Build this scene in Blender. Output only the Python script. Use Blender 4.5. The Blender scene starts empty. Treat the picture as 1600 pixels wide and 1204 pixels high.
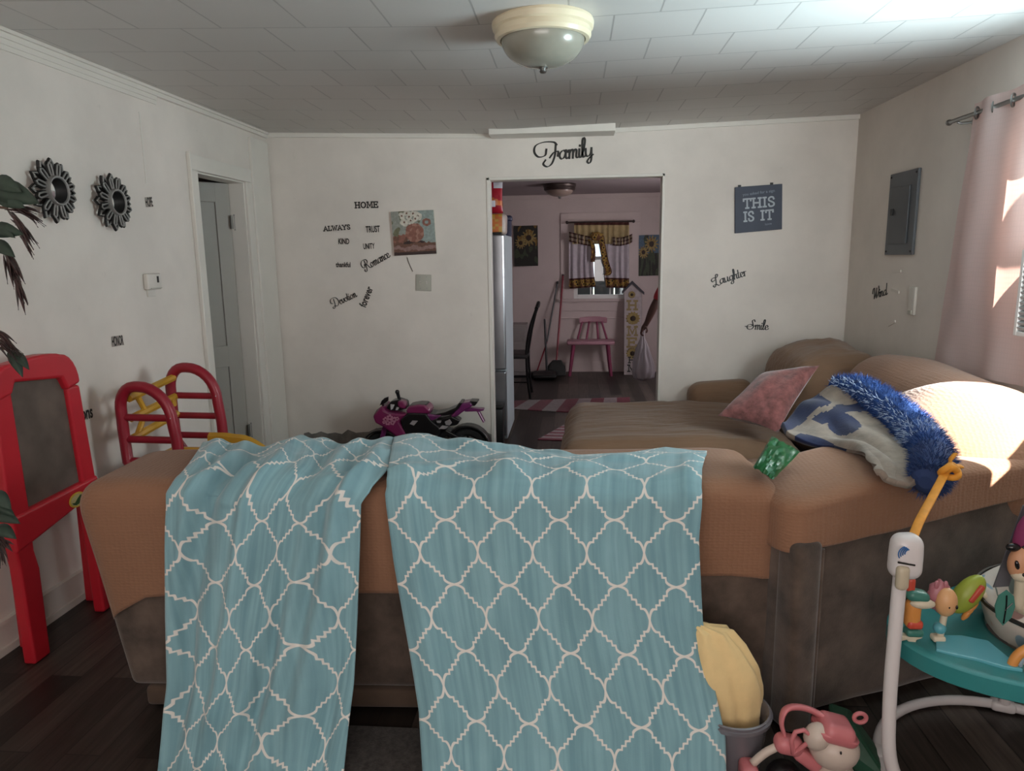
import bpy, bmesh, math, random
from math import sin, cos, pi, radians, sqrt, atan2, tan, exp
from mathutils import Vector, Matrix, noise
random.seed(7)
S = bpy.context.scene
COL = S.collection

# ------------------------------------------------------------------ camera
F_PX, YAW, PITCH, ROLL, CAM_H = 1114.3, radians(5.027), radians(10.310), radians(-0.838), 1.525
WALL_Y, WALL_L, WALL_R, CEIL = 5.318, -2.263, 1.946, 2.44
fwd = Vector((-sin(YAW)*cos(PITCH), cos(YAW)*cos(PITCH), -sin(PITCH)))
r0 = Vector((cos(YAW), sin(YAW), 0)); u0 = r0.cross(fwd)
rgt = cos(ROLL)*r0 + sin(ROLL)*u0; upv = -sin(ROLL)*r0 + cos(ROLL)*u0
CAM = Vector((0, 0, CAM_H))
cd = bpy.data.cameras.new('camera'); cam = bpy.data.objects.new('camera', cd); COL.objects.link(cam)
cd.sensor_fit = 'HORIZONTAL'; cd.sensor_width = 36; cd.lens = 36*F_PX/1600; cd.clip_start = .02; cd.clip_end = 200
cam.matrix_world = Matrix(((rgt.x, upv.x, -fwd.x, 0), (rgt.y, upv.y, -fwd.y, 0), (rgt.z, upv.z, -fwd.z, CAM_H), (0, 0, 0, 1)))
S.camera = cam

# ------------------------------------------------------------------ light
vs = S.view_settings
S.display_settings.display_device = 'sRGB'
vs.view_transform = 'Standard'; vs.look = 'None'; vs.exposure = 0.0; vs.gamma = 1; vs.use_curve_mapping = False
w = bpy.data.worlds.new('sky'); S.world = w; w.use_nodes = True
bgn = w.node_tree.nodes['Background']; bgn.inputs[0].default_value = (.80, .92, 1, 1); bgn.inputs[1].default_value = 1.1

def sun(name, d, power, col, ang):
    l = bpy.data.lights.new(name, 'SUN'); l.energy = power; l.color = col; l.angle = radians(ang)
    o = bpy.data.objects.new(name, l); COL.objects.link(o)
    o.rotation_euler = Vector(d).to_track_quat('-Z', 'Y').to_euler(); o.location = (4, 2.7, 4)
    return o
def area(name, loc, d, sx, sy, power, col, spread=180):
    l = bpy.data.lights.new(name, 'AREA'); l.shape = 'RECTANGLE'; l.size = sx; l.size_y = sy; l.energy = power; l.color = col
    l.spread = radians(spread)
    o = bpy.data.objects.new(name, l); COL.objects.link(o); o.location = loc
    o.rotation_euler = Vector(d).to_track_quat('-Z', 'Z').to_euler()
    o.visible_camera = False
    return o
# sunshine through the window beside the sofa, sky light through that window, through the windows of the wall behind
# the camera, and through the kitchen window
sun('sun', (-.60, .50, -.45), 42.0, (1, .99, .95), .8)
area('window_daylight', (1.93, 2.40, 1.55), (-.74, .92, .30), .66, .80, 43, (.84, .95, .98), 150)
area('window_ground_glow', (1.93, 2.45, 1.62), (-.62, .10, 1.0), .66, .66, 24, (.48, .87, 1), 140)
area('front_window_daylight', (-.2, -1.12, 1.45), (0, 1, .12), 2.6, 1.3, 45, (1, .885, .85))
area('kitchen_daylight', (1.80, 6.9, 1.5), (-1, .15, -.1), 1.0, 1.0, 28, (1, .93, .97))

# ------------------------------------------------------------------ mesh helpers
class MB:
    def __init__(s): s.v = []; s.f = []; s.uv = None; s.mi = []
    def add(s, vs, fs, m=0):
        n = len(s.v); s.v += [Vector(p) for p in vs]; s.f += [tuple(i+n for i in f) for f in fs]; s.mi += [m]*len(fs); return s
    def box(s, c, sz, rz=0, R=None, m=0):
        x, y, z = sz[0]/2, sz[1]/2, sz[2]/2
        vs = [Vector(p) for p in ((-x,-y,-z),(x,-y,-z),(x,y,-z),(-x,y,-z),(-x,-y,z),(x,-y,z),(x,y,z),(-x,y,z))]
        M = R if R is not None else Matrix.Rotation(rz, 3, 'Z')
        vs = [M @ p + Vector(c) for p in vs]
        return s.add(vs, [(3,2,1,0),(4,5,6,7),(0,1,5,4),(1,2,6,5),(2,3,7,6),(3,0,4,7)], m)
    def bb(s, x0, x1, y0, y1, z0, z1, m=0): return s.box(((x0+x1)/2,(y0+y1)/2,(z0+z1)/2), (x1-x0,y1-y0,z1-z0), m=m)
    def tube(s, pts, r, n=8, closed=False, cap=True, m=0, flat=None):
        pts = [Vector(p) for p in pts]; k = len(pts)
        rs = r if isinstance(r, (list, tuple)) else [r]*k
        rings = []; prev = None
        for i, p in enumerate(pts):
            if closed: t = pts[(i+1) % k]-pts[i-1]
            else: t = pts[min(i+1, k-1)]-pts[max(i-1, 0)]
            if t.length < 1e-9: t = Vector((0,0,1))
            t.normalize()
            if prev is None:
                a = Vector((0,0,1)) if abs(t.z) < .9 else Vector((1,0,0)); nx = t.cross(a).normalized()
            else:
                nx = prev-t*prev.dot(t); nx = nx.normalized() if nx.length > 1e-6 else t.orthogonal().normalized()
            prev = nx; ny = t.cross(nx)
            fl = flat or 1
            rings.append([p+nx*(rs[i]*cos(2*pi*j/n))+ny*(rs[i]*fl*sin(2*pi*j/n)) for j in range(n)])
        vs = [q for rg in rings for q in rg]; fs = []
        for i in range(k if closed else k-1):
            a, b = i*n, ((i+1) % k)*n
            for j in range(n): fs.append((a+j, a+(j+1) % n, b+(j+1) % n, b+j))
        if cap and not closed: fs += [tuple(reversed(range(n))), tuple(range((k-1)*n, k*n))]
        return s.add(vs, fs, m)
    def cyl(s, p0, p1, r0, r1=None, n=16, m=0): return s.tube([p0, p1], [r0, r0 if r1 is None else r1], n, m=m)
    def lathe(s, prof, c=(0,0,0), n=32, axis=None, m=0, cap=False):
        c = Vector(c); Q = Vector((0,0,1)).rotation_difference(Vector(axis)).to_matrix() if axis else Matrix.Identity(3)
        vs = [Q @ Vector((r*cos(2*pi*j/n), r*sin(2*pi*j/n), z))+c for r, z in prof for j in range(n)]
        fs = [(i*n+j, i*n+(j+1) % n, (i+1)*n+(j+1) % n, (i+1)*n+j) for i in range(len(prof)-1) for j in range(n)]
        if cap: fs += [tuple(reversed(range(n))), tuple(range((len(prof)-1)*n, len(prof)*n))]
        return s.add(vs, fs, m)
    def ell(s, c, r, n=20, k=12, R=None, m=0, fn=None):
        vs = []; M = R if R is not None else Matrix.Identity(3)
        for i in range(k+1):
            th = pi*i/k
            for j in range(n):
                ph = 2*pi*j/n; d = Vector((sin(th)*cos(ph), sin(th)*sin(ph), cos(th)))
                sc = fn(d) if fn else 1
                vs.append(M @ Vector((d.x*r[0]*sc, d.y*r[1]*sc, d.z*r[2]*sc))+Vector(c))
        fs = [((i+1)*n+j, (i+1)*n+(j+1) % n, i*n+(j+1) % n, i*n+j) for i in range(k) for j in range(n)]
        return s.add(vs, fs, m)
    def prism(s, poly, a, b, fr, m=0):
        """poly of 2D points extruded between a and b; fr(u, v, t) -> point"""
        n = len(poly); vs = [fr(u, v, a) for u, v in poly]+[fr(u, v, b) for u, v in poly]
        fs = [tuple(reversed(range(n))), tuple(range(n, 2*n))]+[(i, (i+1) % n, n+(i+1) % n, n+i) for i in range(n)]
        return s.add(vs, fs, m)
    def grid(s, fn, nu, nv, uvfn=None, m=0, wrap=False):
        base = len(s.v)
        for i in range(nu+1):
            for j in range(nv+1): s.v.append(Vector(fn(i/nu, j/nv)))
        for i in range(nu):
            for j in range(nv):
                a = base+i*(nv+1)+j; s.f.append((a, a+nv+1, a+nv+2, a+1)); s.mi.append(m)
        if uvfn:
            if s.uv is None: s.uv = {}
            for i in range(nu+1):
                for j in range(nv+1): s.uv[base+i*(nv+1)+j] = uvfn(i/nu, j/nv)
        return s
    def rbox(s, c, sz, r, R=None, ni=6, nc=4, fn=None, m=0):
        """rounded box; fn(p_local)->p_local deforms before placing"""
        h = Vector(sz)/2; r = min(r, min(h)*.999); key = {}; vs = []; fs = []
        def axis(hh):
            a = [-hh+r*(1-cos(pi/2*i/nc)) for i in range(nc)]
            inner = [-(hh-r)+2*(hh-r)*i/ni for i in range(ni+1)]
            return a+inner+[-q for q in reversed(a)]
        ax = [axis(h.x), axis(h.y), axis(h.z)]; N = len(ax[0])
        def vert(i, j, k):
            if (i, j, k) in key: return key[(i, j, k)]
            p = Vector((ax[0][i], ax[1][j], ax[2][k]))
            q = Vector([max(-(h[d]-r), min(h[d]-r, p[d])) for d in range(3)])
            e = p-q
            if e.length > 1e-9: p = q+e.normalized()*r
            if fn: p = Vector(fn(p))
            M = R if R is not None else Matrix.Identity(3)
            key[(i, j, k)] = len(vs); vs.append(M @ p+Vector(c)); return key[(i, j, k)]
        L = N-1
        for a in range(L):
            for b in range(L):
                fs.append((vert(a,b,0), vert(a,b+1,0), vert(a+1,b+1,0), vert(a+1,b,0)))
                fs.append((vert(a,b,L), vert(a+1,b,L), vert(a+1,b+1,L), vert(a,b+1,L)))
                fs.append((vert(a,0,b), vert(a+1,0,b), vert(a+1,0,b+1), vert(a,0,b+1)))
                fs.append((vert(a,L,b), vert(a,L,b+1), vert(a+1,L,b+1), vert(a+1,L,b)))
                fs.append((vert(0,a,b), vert(0,a,b+1), vert(0,a+1,b+1), vert(0,a+1,b)))
                fs.append((vert(L,a,b), vert(L,a+1,b), vert(L,a+1,b+1), vert(L,a,b+1)))
        return s.add(vs, fs, m)

def setp(o, label=None, cat=None, group=None, kind=None):
    if label: o['label'] = label
    if cat: o['category'] = cat
    if group: o['group'] = group
    if kind: o['kind'] = kind
    return o
def mesh_of(name, mb, mats):
    me = bpy.data.meshes.new(name); me.from_pydata([tuple(p) for p in mb.v], [], mb.f)
    for mm in (mats if isinstance(mats, (list, tuple)) else [mats]): me.materials.append(mm)
    for p, i in zip(me.polygons, mb.mi): p.material_index = i
    if mb.uv:
        ul = me.uv_layers.new(name='UVMap')
        for lp in me.loops: ul.data[lp.index].uv = mb.uv.get(lp.vertex_index, (0, 0))
    me.validate(); me.update(); return me
def obj(name, mb, mats, parent=None, smooth=False, bevel=0, sub=0, solid=0, label=None, angle=None, local=False, bseg=2):
    """links mb as ONE mesh object; coordinates are world ones unless local"""
    if parent is not None and not local:
        inv = WORLD[parent.name].inverted(); mb.v = [inv @ p for p in mb.v]
    elif parent is None and not local and mb.v:
        lo = Vector([min(p[i] for p in mb.v) for i in range(3)]); hi = Vector([max(p[i] for p in mb.v) for i in range(3)])
        org = Vector(((lo.x+hi.x)/2, (lo.y+hi.y)/2, lo.z)); mb.v = [p-org for p in mb.v]
    o = bpy.data.objects.new(name, mesh_of(name, mb, mats)); COL.objects.link(o)
    if parent is not None: o.parent = parent; WORLD[o.name] = WORLD[parent.name]
    elif not local and mb.v: o.location = org; WORLD[o.name] = Matrix.Translation(org)
    else: WORLD[o.name] = Matrix.Identity(4)
    me = o.data
    if smooth:
        bm = bmesh.new(); bm.from_mesh(me); bmesh.ops.recalc_face_normals(bm, faces=bm.faces); bm.to_mesh(me); bm.free()
        me.shade_smooth()
        if angle is None: angle = 40
        if angle < 180: me.set_sharp_from_angle(angle=radians(angle))
    else:
        bm = bmesh.new(); bm.from_mesh(me); bmesh.ops.recalc_face_normals(bm, faces=bm.faces); bm.to_mesh(me); bm.free()
    if solid:
        md = o.modifiers.new('thick', 'SOLIDIFY'); md.thickness = solid; md.offset = -1
    if bevel:
        md = o.modifiers.new('bevel', 'BEVEL'); md.width = bevel; md.segments = bseg; md.limit_method = 'ANGLE'; md.angle_limit = radians(35)
    if sub:
        md = o.modifiers.new('sub', 'SUBSURF'); md.levels = sub; md.render_levels = sub
    if label: o['label'] = label
    return o
WORLD = {}
def thing(name, label, cat, loc=(0,0,0), rz=0, group=None):
    o = bpy.data.objects.new(name, None); COL.objects.link(o); o.location = loc; o.rotation_euler = (0, 0, rz); o.empty_display_size = .05
    WORLD[o.name] = Matrix.Translation(Vector(loc)) @ Matrix.Rotation(rz, 4, 'Z')
    return setp(o, label, cat, group)
def struct(name, mb, m, parent=None, **k):
    o = obj(name, mb, m, parent, **k)
    if parent is None: o['kind'] = 'structure'
    return o
def copy_tree(o, parent=None):
    c = o.copy(); COL.objects.link(c); c.parent = parent
    for ch in o.children: copy_tree(ch, c)
    return c
# where a point of a measured drawing stands in the room (on a plane across, along or level)
def ray(x, y): return fwd+rgt*((x-800)/F_PX)-upv*((y-602)/F_PX)
def atY(x, y, Y): d = ray(x, y); return CAM+d*(Y/d.y)
def atX(x, y, X): d = ray(x, y); return CAM+d*(X/d.x)
def atZ(x, y, Z): d = ray(x, y); return CAM+d*((Z-CAM_H)/d.z)
def lerp(a, b, t): return a+(b-a)*t
def interp(pts, t):
    if t <= pts[0][0]: return pts[0][1]
    for (a, p), (b, q) in zip(pts, pts[1:]):
        if t <= b: return p+(q-p)*((t-a)/(b-a))
    return pts[-1][1]
def spline(pts, n=6, closed=False):
    P = [Vector(p) for p in pts]; k = len(P); out = []
    for i in range(k if closed else k-1):
        p1, p2 = P[i], P[(i+1) % k]
        p0 = P[i-1] if (closed or i > 0) else p1*2-p2
        p3 = P[(i+2) % k] if (closed or i+2 < k) else p2*2-p1
        for j in range(n):
            t = j/n
            out.append(.5*((2*p1)+(p2-p0)*t+(2*p0-5*p1+4*p2-p3)*t*t+(3*p1-p0-3*p2+p3)*t**3))
    if not closed: out.append(P[-1])
    return out
def nz(x, y, z=0, s=1): return noise.noise(Vector((x*s, y*s, z*s)))

# ------------------------------------------------------------------ materials
def lin(c): return tuple((x/12.92 if x <= .04045 else ((x+.055)/1.055)**2.4) for x in c)
def hexc(h): return lin(tuple(int(h[i:i+2], 16)/255 for i in (0, 2, 4)))+(1,)
class NT:
    def __init__(s, m): s.m = m; s.t = m.node_tree; s.n = s.t.nodes; s.l = s.t.links; s.b = s.n['Principled BSDF']
    def node(s, ty, **k):
        nd = s.n.new(ty)
        for a, v in k.items(): setattr(nd, a, v)
        return nd
    def link(s, a, b): s.l.new(a, b)
    def math(s, op, a, b=None, c=None):
        nd = s.n.new('ShaderNodeMath'); nd.operation = op
        for i, v in enumerate((a, b, c)):
            if v is None: continue
            if isinstance(v, (int, float)): nd.inputs[i].default_value = v
            else: s.l.new(v, nd.inputs[i])
        return nd.outputs[0]
    def mix(s, f, a, b):
        nd = s.n.new('ShaderNodeMix'); nd.data_type = 'RGBA'
        for i, v in ((0, f), (6, a), (7, b)):
            if isinstance(v, (int, float, tuple)): nd.inputs[i].default_value = v
            else: s.l.new(v, nd.inputs[i])
        return nd.outputs[2]
    def ramp(s, f, stops):
        nd = s.n.new('ShaderNodeValToRGB'); cr = nd.color_ramp
        while len(cr.elements) < len(stops): cr.elements.new(.5)
        for e, (p, c) in zip(cr.elements, stops): e.position = p; e.color = c if isinstance(c, tuple) else (c, c, c, 1)
        s.l.new(f, nd.inputs[0]); return nd.outputs[0]
    def coord(s, which='Object'): return s.n.new('ShaderNodeTexCoord').outputs[which]
    def mapping(s, src, sc=(1,1,1), rot=(0,0,0), loc=(0,0,0)):
        nd = s.n.new('ShaderNodeMapping'); nd.inputs['Scale'].default_value = sc; nd.inputs['Rotation'].default_value = rot; nd.inputs['Location'].default_value = loc
        s.l.new(src, nd.inputs[0]); return nd.outputs[0]
    def noise(s, src, scale, detail=4, rough=.5):
        nd = s.n.new('ShaderNodeTexNoise'); nd.inputs['Scale'].default_value = scale; nd.inputs['Detail'].default_value = detail; nd.inputs['Roughness'].default_value = rough
        s.l.new(src, nd.inputs['Vector']); return nd.outputs[0]
    def bump(s, h, strength=.3, dist=.01):
        nd = s.n.new('ShaderNodeBump'); nd.inputs['Strength'].default_value = strength; nd.inputs['Distance'].default_value = dist
        s.l.new(h, nd.inputs['Height']); s.l.new(nd.outputs[0], s.b.inputs['Normal']); return nd
MATS = {}
def mat(name, col, rough=.6, metal=0, var=.06, vs=8, bump=0, bs=60, coat=0, spec=.5, sheen=0, emit=0, trans=0):
    if name in MATS: return MATS[name]
    m = bpy.data.materials.new(name); m.use_nodes = True; MATS[name] = m; t = NT(m); b = t.b
    c = hexc(col) if isinstance(col, str) else col
    b.inputs['Roughness'].default_value = rough; b.inputs['Metallic'].default_value = metal
    b.inputs['Specular IOR Level'].default_value = spec
    if coat: b.inputs['Coat Weight'].default_value = coat
    if sheen: b.inputs['Sheen Weight'].default_value = sheen; b.inputs['Sheen Roughness'].default_value = .5
    if trans: b.inputs['Transmission Weight'].default_value = trans
    co = t.coord()
    if var:
        f = t.noise(co, vs, 3); d = tuple(max(0, x*(1-var)) for x in c[:3])+(1,); l = tuple(min(1, x*(1+var)) for x in c[:3])+(1,)
        t.link(t.ramp(f, [(.3, d), (.7, l)]), b.inputs['Base Color'])
    else: b.inputs['Base Color'].default_value = c
    if bump: t.bump(t.noise(co, bs, 4), bump, .004)
    if emit: b.inputs['Emission Color'].default_value = c; b.inputs['Emission Strength'].default_value = emit
    return m
# ================================================================== the room
def paint(name, col, rough=.75, dirt=.10, bump=.12):
    m = bpy.data.materials.new(name); m.use_nodes = True; MATS[name] = m; t = NT(m); co = t.coord(); c = hexc(col)
    f = t.noise(co, 1.7, 5, .6); g = t.noise(co, 14, 4, .6)
    d = tuple(x*(1-dirt) for x in c[:3])+(1,)
    a = t.mix(t.ramp(f, [(.38, 0.), (.62, 1.)]), d, c)
    sp = t.ramp(g, [(.70, 0.), (.76, 1.)])
    a2 = t.mix(t.math('MULTIPLY', sp, .25), a, tuple(x*.72 for x in c[:3])+(1,))
    t.link(a2, t.b.inputs['Base Color']); t.b.inputs['Roughness'].default_value = rough
    t.bump(t.noise(co, 45, 4), bump, .004); return m
m_wall = paint('wall_paint', 'dcd3ca')
m_trimp = paint('trim_paint', 'd8d2c9', .45, .06, .05)
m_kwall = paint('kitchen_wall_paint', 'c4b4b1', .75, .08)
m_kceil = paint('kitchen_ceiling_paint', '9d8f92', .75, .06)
m_greyb = mat('bare_grey_plaster', '77726c', .85, var=.25, vs=14, bump=.2)
m_doorp = paint('door_paint', '9d978f', .5, .08, .05)
# dark vinyl planks running away from the camera
m_floor = bpy.data.materials.new('dark_plank_floor'); m_floor.use_nodes = True; t = NT(m_floor)
co = t.coord(); mp = t.mapping(co, (1, 1, 1), (0, 0, radians(90)))
bk = t.node('ShaderNodeTexBrick'); bk.offset = .37; t.link(mp, bk.inputs['Vector'])
for k, v in (('Scale', 1), ('Mortar Size', .0022), ('Mortar Smooth', .1), ('Brick Width', 1.1), ('Row Height', .118), ('Bias', 0)): bk.inputs[k].default_value = v
bk.inputs['Color1'].default_value = (0, 0, 0, 1); bk.inputs['Color2'].default_value = (1, 1, 1, 1); bk.inputs['Mortar'].default_value = (.5, .5, .5, 1)
grain = t.noise(t.mapping(co, (26, 1.6, 1)), 2.0, 6, .65)
big = t.noise(co, 1.3, 3)
gv = t.math('ADD', t.math('MULTIPLY', bk.outputs['Color'], .5), t.math('ADD', t.math('MULTIPLY', grain, .7), t.math('MULTIPLY', big, .25)))
cr = t.ramp(gv, [(.30, hexc('120f0d')), (.60, hexc('241f1b')), (.82, hexc('3d3530')), (1, hexc('554c45'))])
t.link(t.mix(bk.outputs['Fac'], cr, hexc('0c0a09')), t.b.inputs['Base Color'])
t.b.inputs['Roughness'].default_value = .42; t.bump(t.math('SUBTRACT', grain, bk.outputs['Fac']), .12, .004)
# ceiling tiles
m_ceil = bpy.data.materials.new('ceiling_tiles'); m_ceil.use_nodes = True; t = NT(m_ceil); co = t.coord('Generated'); geo = t.node('ShaderNodeNewGeometry').outputs['Position']
bk = t.node('ShaderNodeTexBrick'); bk.offset = .5; t.link(t.mapping(geo, (1, 1, 1), (0, 0, 0), (.02, -.30, 0)), bk.inputs['Vector'])
for k, v in (('Scale', 1), ('Mortar Size', .0035), ('Mortar Smooth', .15), ('Brick Width', .335), ('Row Height', .32)): bk.inputs[k].default_value = v
c = hexc('d8d4d1'); bk.inputs['Color1'].default_value = c; bk.inputs['Color2'].default_value = hexc('d3cfcc'); bk.inputs['Mortar'].default_value = hexc('b6b2b0')
t.link(bk.outputs['Color'], t.b.inputs['Base Color']); t.b.inputs['Roughness'].default_value = .5
t.bump(t.math('SUBTRACT', t.math('MULTIPLY', t.noise(geo, 30, 3), .15), bk.outputs['Fac']), .8, .004)

KY, KZ = 9.40, 2.28            # kitchen rear wall and ceiling
OP0, OP1, OPZ = -.611, .628, 2.066
FY = -1.25
def sag(x): return .062*max(0, 1-abs(x+.45)/(1.9 if x < -.45 else 2.4))**1.0
struct('floor', MB().bb(-3.6, 2.06, FY-.1, KY+.1, -.08, 0), m_floor)
struct('ceiling', MB().grid(lambda u, v: (lerp(WALL_L-.05, WALL_R+.05, u), lerp(FY-.05, WALL_Y+.02, v), CEIL-sag(lerp(WALL_L-.05, WALL_R+.05, u))), 40, 2), m_ceil, solid=-.06, smooth=True)
DY0, DY1, DZ = 4.258, 4.905, 2.052
wl = MB(); x0, x1 = WALL_L-.11, WALL_L
wl.bb(x0, x1, FY, DY0, 0, CEIL+.05).bb(x0, x1, DY1, WALL_Y+.1, 0, CEIL+.05).bb(x0, x1, DY0, DY1, DZ, CEIL+.05)
struct('wall_left', wl, m_wall)
wb = MB(); y0, y1 = WALL_Y, WALL_Y+.12
wb.bb(WALL_L, OP0, y0, y1, 0, CEIL+.05).bb(OP1, WALL_R, y0, y1, 0, CEIL+.05).bb(OP0, OP1, y0, y1, OPZ, CEIL+.05)
struct('wall_back', wb, m_wall)
WY0, WY1, WZ0, WZ1 = 1.88, 3.30, 1.12, 1.98
wr = MB(); x0, x1 = WALL_R, WALL_R+.11
wr.bb(x0, x1, FY, WY0, 0, CEIL+.05).bb(x0, x1, WY1, WALL_Y+.1, 0, CEIL+.05).bb(x0, x1, WY0, WY1, 0, WZ0).bb(x0, x1, WY0, WY1, WZ1, CEIL+.05)
struct('wall_right', wr, m_wall)
wf = MB(); wf.bb(WALL_L, -1.55, FY-.1, FY, 0, CEIL+.05).bb(1.15, WALL_R, FY-.1, FY, 0, CEIL+.05).bb(-1.55, 1.15, FY-.1, FY, 0, .78).bb(-1.55, 1.15, FY-.1, FY, 2.12, CEIL+.05)
struct('wall_front', wf, m_wall)
# the side room behind the door
hl = MB(); hl.bb(-3.7, -3.6, 3.6, 6.2, 0, CEIL).bb(-3.6, WALL_L-.11, 3.5, 3.6, 0, CEIL).bb(-3.6, WALL_L-.11, 6.1, 6.2, 0, CEIL).bb(-3.7, WALL_L-.11, 3.5, 6.2, CEIL, CEIL+.05)
struct('wall_side_room', hl, m_wall)
# kitchen shell
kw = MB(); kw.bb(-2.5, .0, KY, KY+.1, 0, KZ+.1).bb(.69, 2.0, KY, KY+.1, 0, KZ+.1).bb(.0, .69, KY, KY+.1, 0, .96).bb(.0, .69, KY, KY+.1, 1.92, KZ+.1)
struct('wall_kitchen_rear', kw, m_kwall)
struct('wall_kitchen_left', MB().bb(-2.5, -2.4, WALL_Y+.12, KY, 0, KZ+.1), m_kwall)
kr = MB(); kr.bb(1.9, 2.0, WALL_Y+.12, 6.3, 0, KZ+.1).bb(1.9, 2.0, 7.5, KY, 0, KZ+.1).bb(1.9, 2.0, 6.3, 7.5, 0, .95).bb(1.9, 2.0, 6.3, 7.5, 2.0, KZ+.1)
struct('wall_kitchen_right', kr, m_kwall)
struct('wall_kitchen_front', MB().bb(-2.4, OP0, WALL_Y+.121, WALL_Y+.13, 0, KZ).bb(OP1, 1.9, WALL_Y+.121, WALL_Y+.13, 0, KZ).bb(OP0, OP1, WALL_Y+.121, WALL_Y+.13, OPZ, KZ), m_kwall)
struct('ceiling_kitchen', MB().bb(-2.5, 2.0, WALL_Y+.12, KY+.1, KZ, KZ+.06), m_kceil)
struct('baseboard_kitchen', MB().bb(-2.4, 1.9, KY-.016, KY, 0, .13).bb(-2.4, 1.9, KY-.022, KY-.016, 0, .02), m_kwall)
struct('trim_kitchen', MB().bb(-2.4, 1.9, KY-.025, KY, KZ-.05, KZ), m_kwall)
# crown, base and corner trims
cr_ = MB()
for dx, dz, a, b in ((.035, 0, 0, .018), (.022, .018, 0, .022), (.014, .04, 0, .022), (.008, .062, 0, .02)):
    cr_.bb(WALL_L, WALL_L+dx, FY, 3.9 if dz > .03 else WALL_Y, CEIL-dz-b, CEIL-dz)
struct('trim_left_crown', cr_, m_trimp)
tb = MB(); n = 30
for i in range(n):
    a, b = lerp(WALL_L+.01, WALL_R, i/n), lerp(WALL_L+.01, WALL_R, (i+1)/n)
    za, zb = CEIL-sag(a), CEIL-sag(b); y = WALL_Y-.018
    tb.add([(a, y, za-.03), (b, y, zb-.03), (b, y, zb), (a, y, za), (a, WALL_Y, za-.03), (b, WALL_Y, zb-.03)], [(0,1,2,3), (0,4,5,1)])
struct('trim_back_crown', tb, m_trimp)
bl = MB(); bl.bb(WALL_L, WALL_L+.016, FY, DY0-.06, 0, .125).bb(WALL_L, WALL_L+.024, FY, DY0-.06, .118, .135).bb(WALL_L, WALL_L+.026, FY, DY0-.06, 0, .03)
struct('baseboard_left', bl, m_trimp)
bp = MB(); pts = []; x = WALL_L+.14; random.seed(3)
while x < OP0:
    pts.append((x, .175+random.uniform(-.012, .014)+(.03 if random.random() < .12 else 0))); x += random.uniform(.02, .07)
pts.append((OP0, .16))
bp.prism([(pts[0][0], 0)]+pts+[(OP0, 0)], WALL_Y-.004, WALL_Y+.001, lambda u, v, y: (u, y, v))
struct('baseboard_back', bp, m_greyb)
# thin beads round the kitchen opening
jb = MB(); jb.bb(OP0-.022, OP0+.002, WALL_Y-.006, WALL_Y+.12, 0, OPZ+.02).bb(OP1-.002, OP1+.016, WALL_Y-.006, WALL_Y+.12, 0, OPZ+.02).bb(OP0-.022, OP1+.016, WALL_Y-.006, WALL_Y+.12, OPZ-.002, OPZ+.018)
struct('trim_opening', jb, m_trimp, bevel=.003)
# ceiling batten against the back wall
zc = CEIL-.062
struct('trim_ceiling_batten', MB().bb(-.585, .28, 5.10, WALL_Y-.018, zc-.032, zc+.03), m_trimp, bevel=.003)
# seams on the left wall
struct('trim_wall_seam', MB().bb(WALL_L-.002, WALL_L+.003, 3.735, 3.745, 1.93, 2.29), m_trimp)
# ---- door to the side room
dc = MB()
for (a, b, z0, z1, t0) in ((DY0-.075, DY0, 0, DZ, .018), (DY1, DY1+.085, 0, DZ, .018), (DY0-.075, DY1+.085, DZ+.0005, DZ+.09, .0185), (DY1+.0855, DY1+.11, 0, DZ+.09, .03), (DY0-.09, DY0-.0755, 0, DZ+.1, .026)):
    dc.bb(WALL_L, WALL_L+t0, a, b, z0, z1)
dc.bb(WALL_L-.11, WALL_L, DY0-.001, DY0+.012, 0, DZ).bb(WALL_L-.11, WALL_L, DY1-.012, DY1+.001, 0, DZ).bb(WALL_L-.11, WALL_L, DY0, DY1, DZ-.012, DZ)
dc.bb(WALL_L, WALL_L+.022, DY1+.1105, WALL_Y-.02, 0, CEIL-.075)
dcas = struct('trim_door_casing', dc, m_trimp, bevel=.004)
DA = radians(38)      # leaf swings into the side room, hinged on the far jamb
hx, hy = WALL_L-.105, DY1-.016
def dl(u, v, t): return (hx-u*sin(DA)+t*cos(DA)*-1, hy-u*cos(DA)+t*sin(DA), v)
lf = MB(); W_, H_ = .61, 2.042
def leafbox(u0, u1, v0, v1, t0, t1, mbx=None):
    (mbx or lf).prism([(u0, v0), (u1, v0), (u1, v1), (u0, v1)], t0, t1, dl)
leafbox(0, W_, .012, H_, .012, .028)
for a in (0, W_-.105, W_/2-.05): leafbox(a, a+(.105 if a != W_/2-.05 else .10), .012, H_, 0, .04)
for z0, z1 in ((.012, .22), (.78, .93), (H_-.13, H_)): leafbox(.1, W_-.1, z0, z1, 0, .04)
dr = struct('door_1', lf, m_doorp, bevel=.004)
m_steel = mat('brushed_steel', '9a9a98', .35, 1, var=.05)
for z in (.30, 1.78):
    hb = MB(); hb.cyl((hx+.02, hy+.012, z-.05), (hx+.02, hy+.012, z+.05), .009, n=10); hb.bb(hx+.006, hx+.012, hy-.03, hy+.02, z-.045, z+.045)
    for k in (-.05, .05): hb.ell((hx+.02, hy+.012, z+k), (.011, .011, .008), 10, 6)
    obj('hinge', hb, m_steel, dr, smooth=True)
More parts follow.
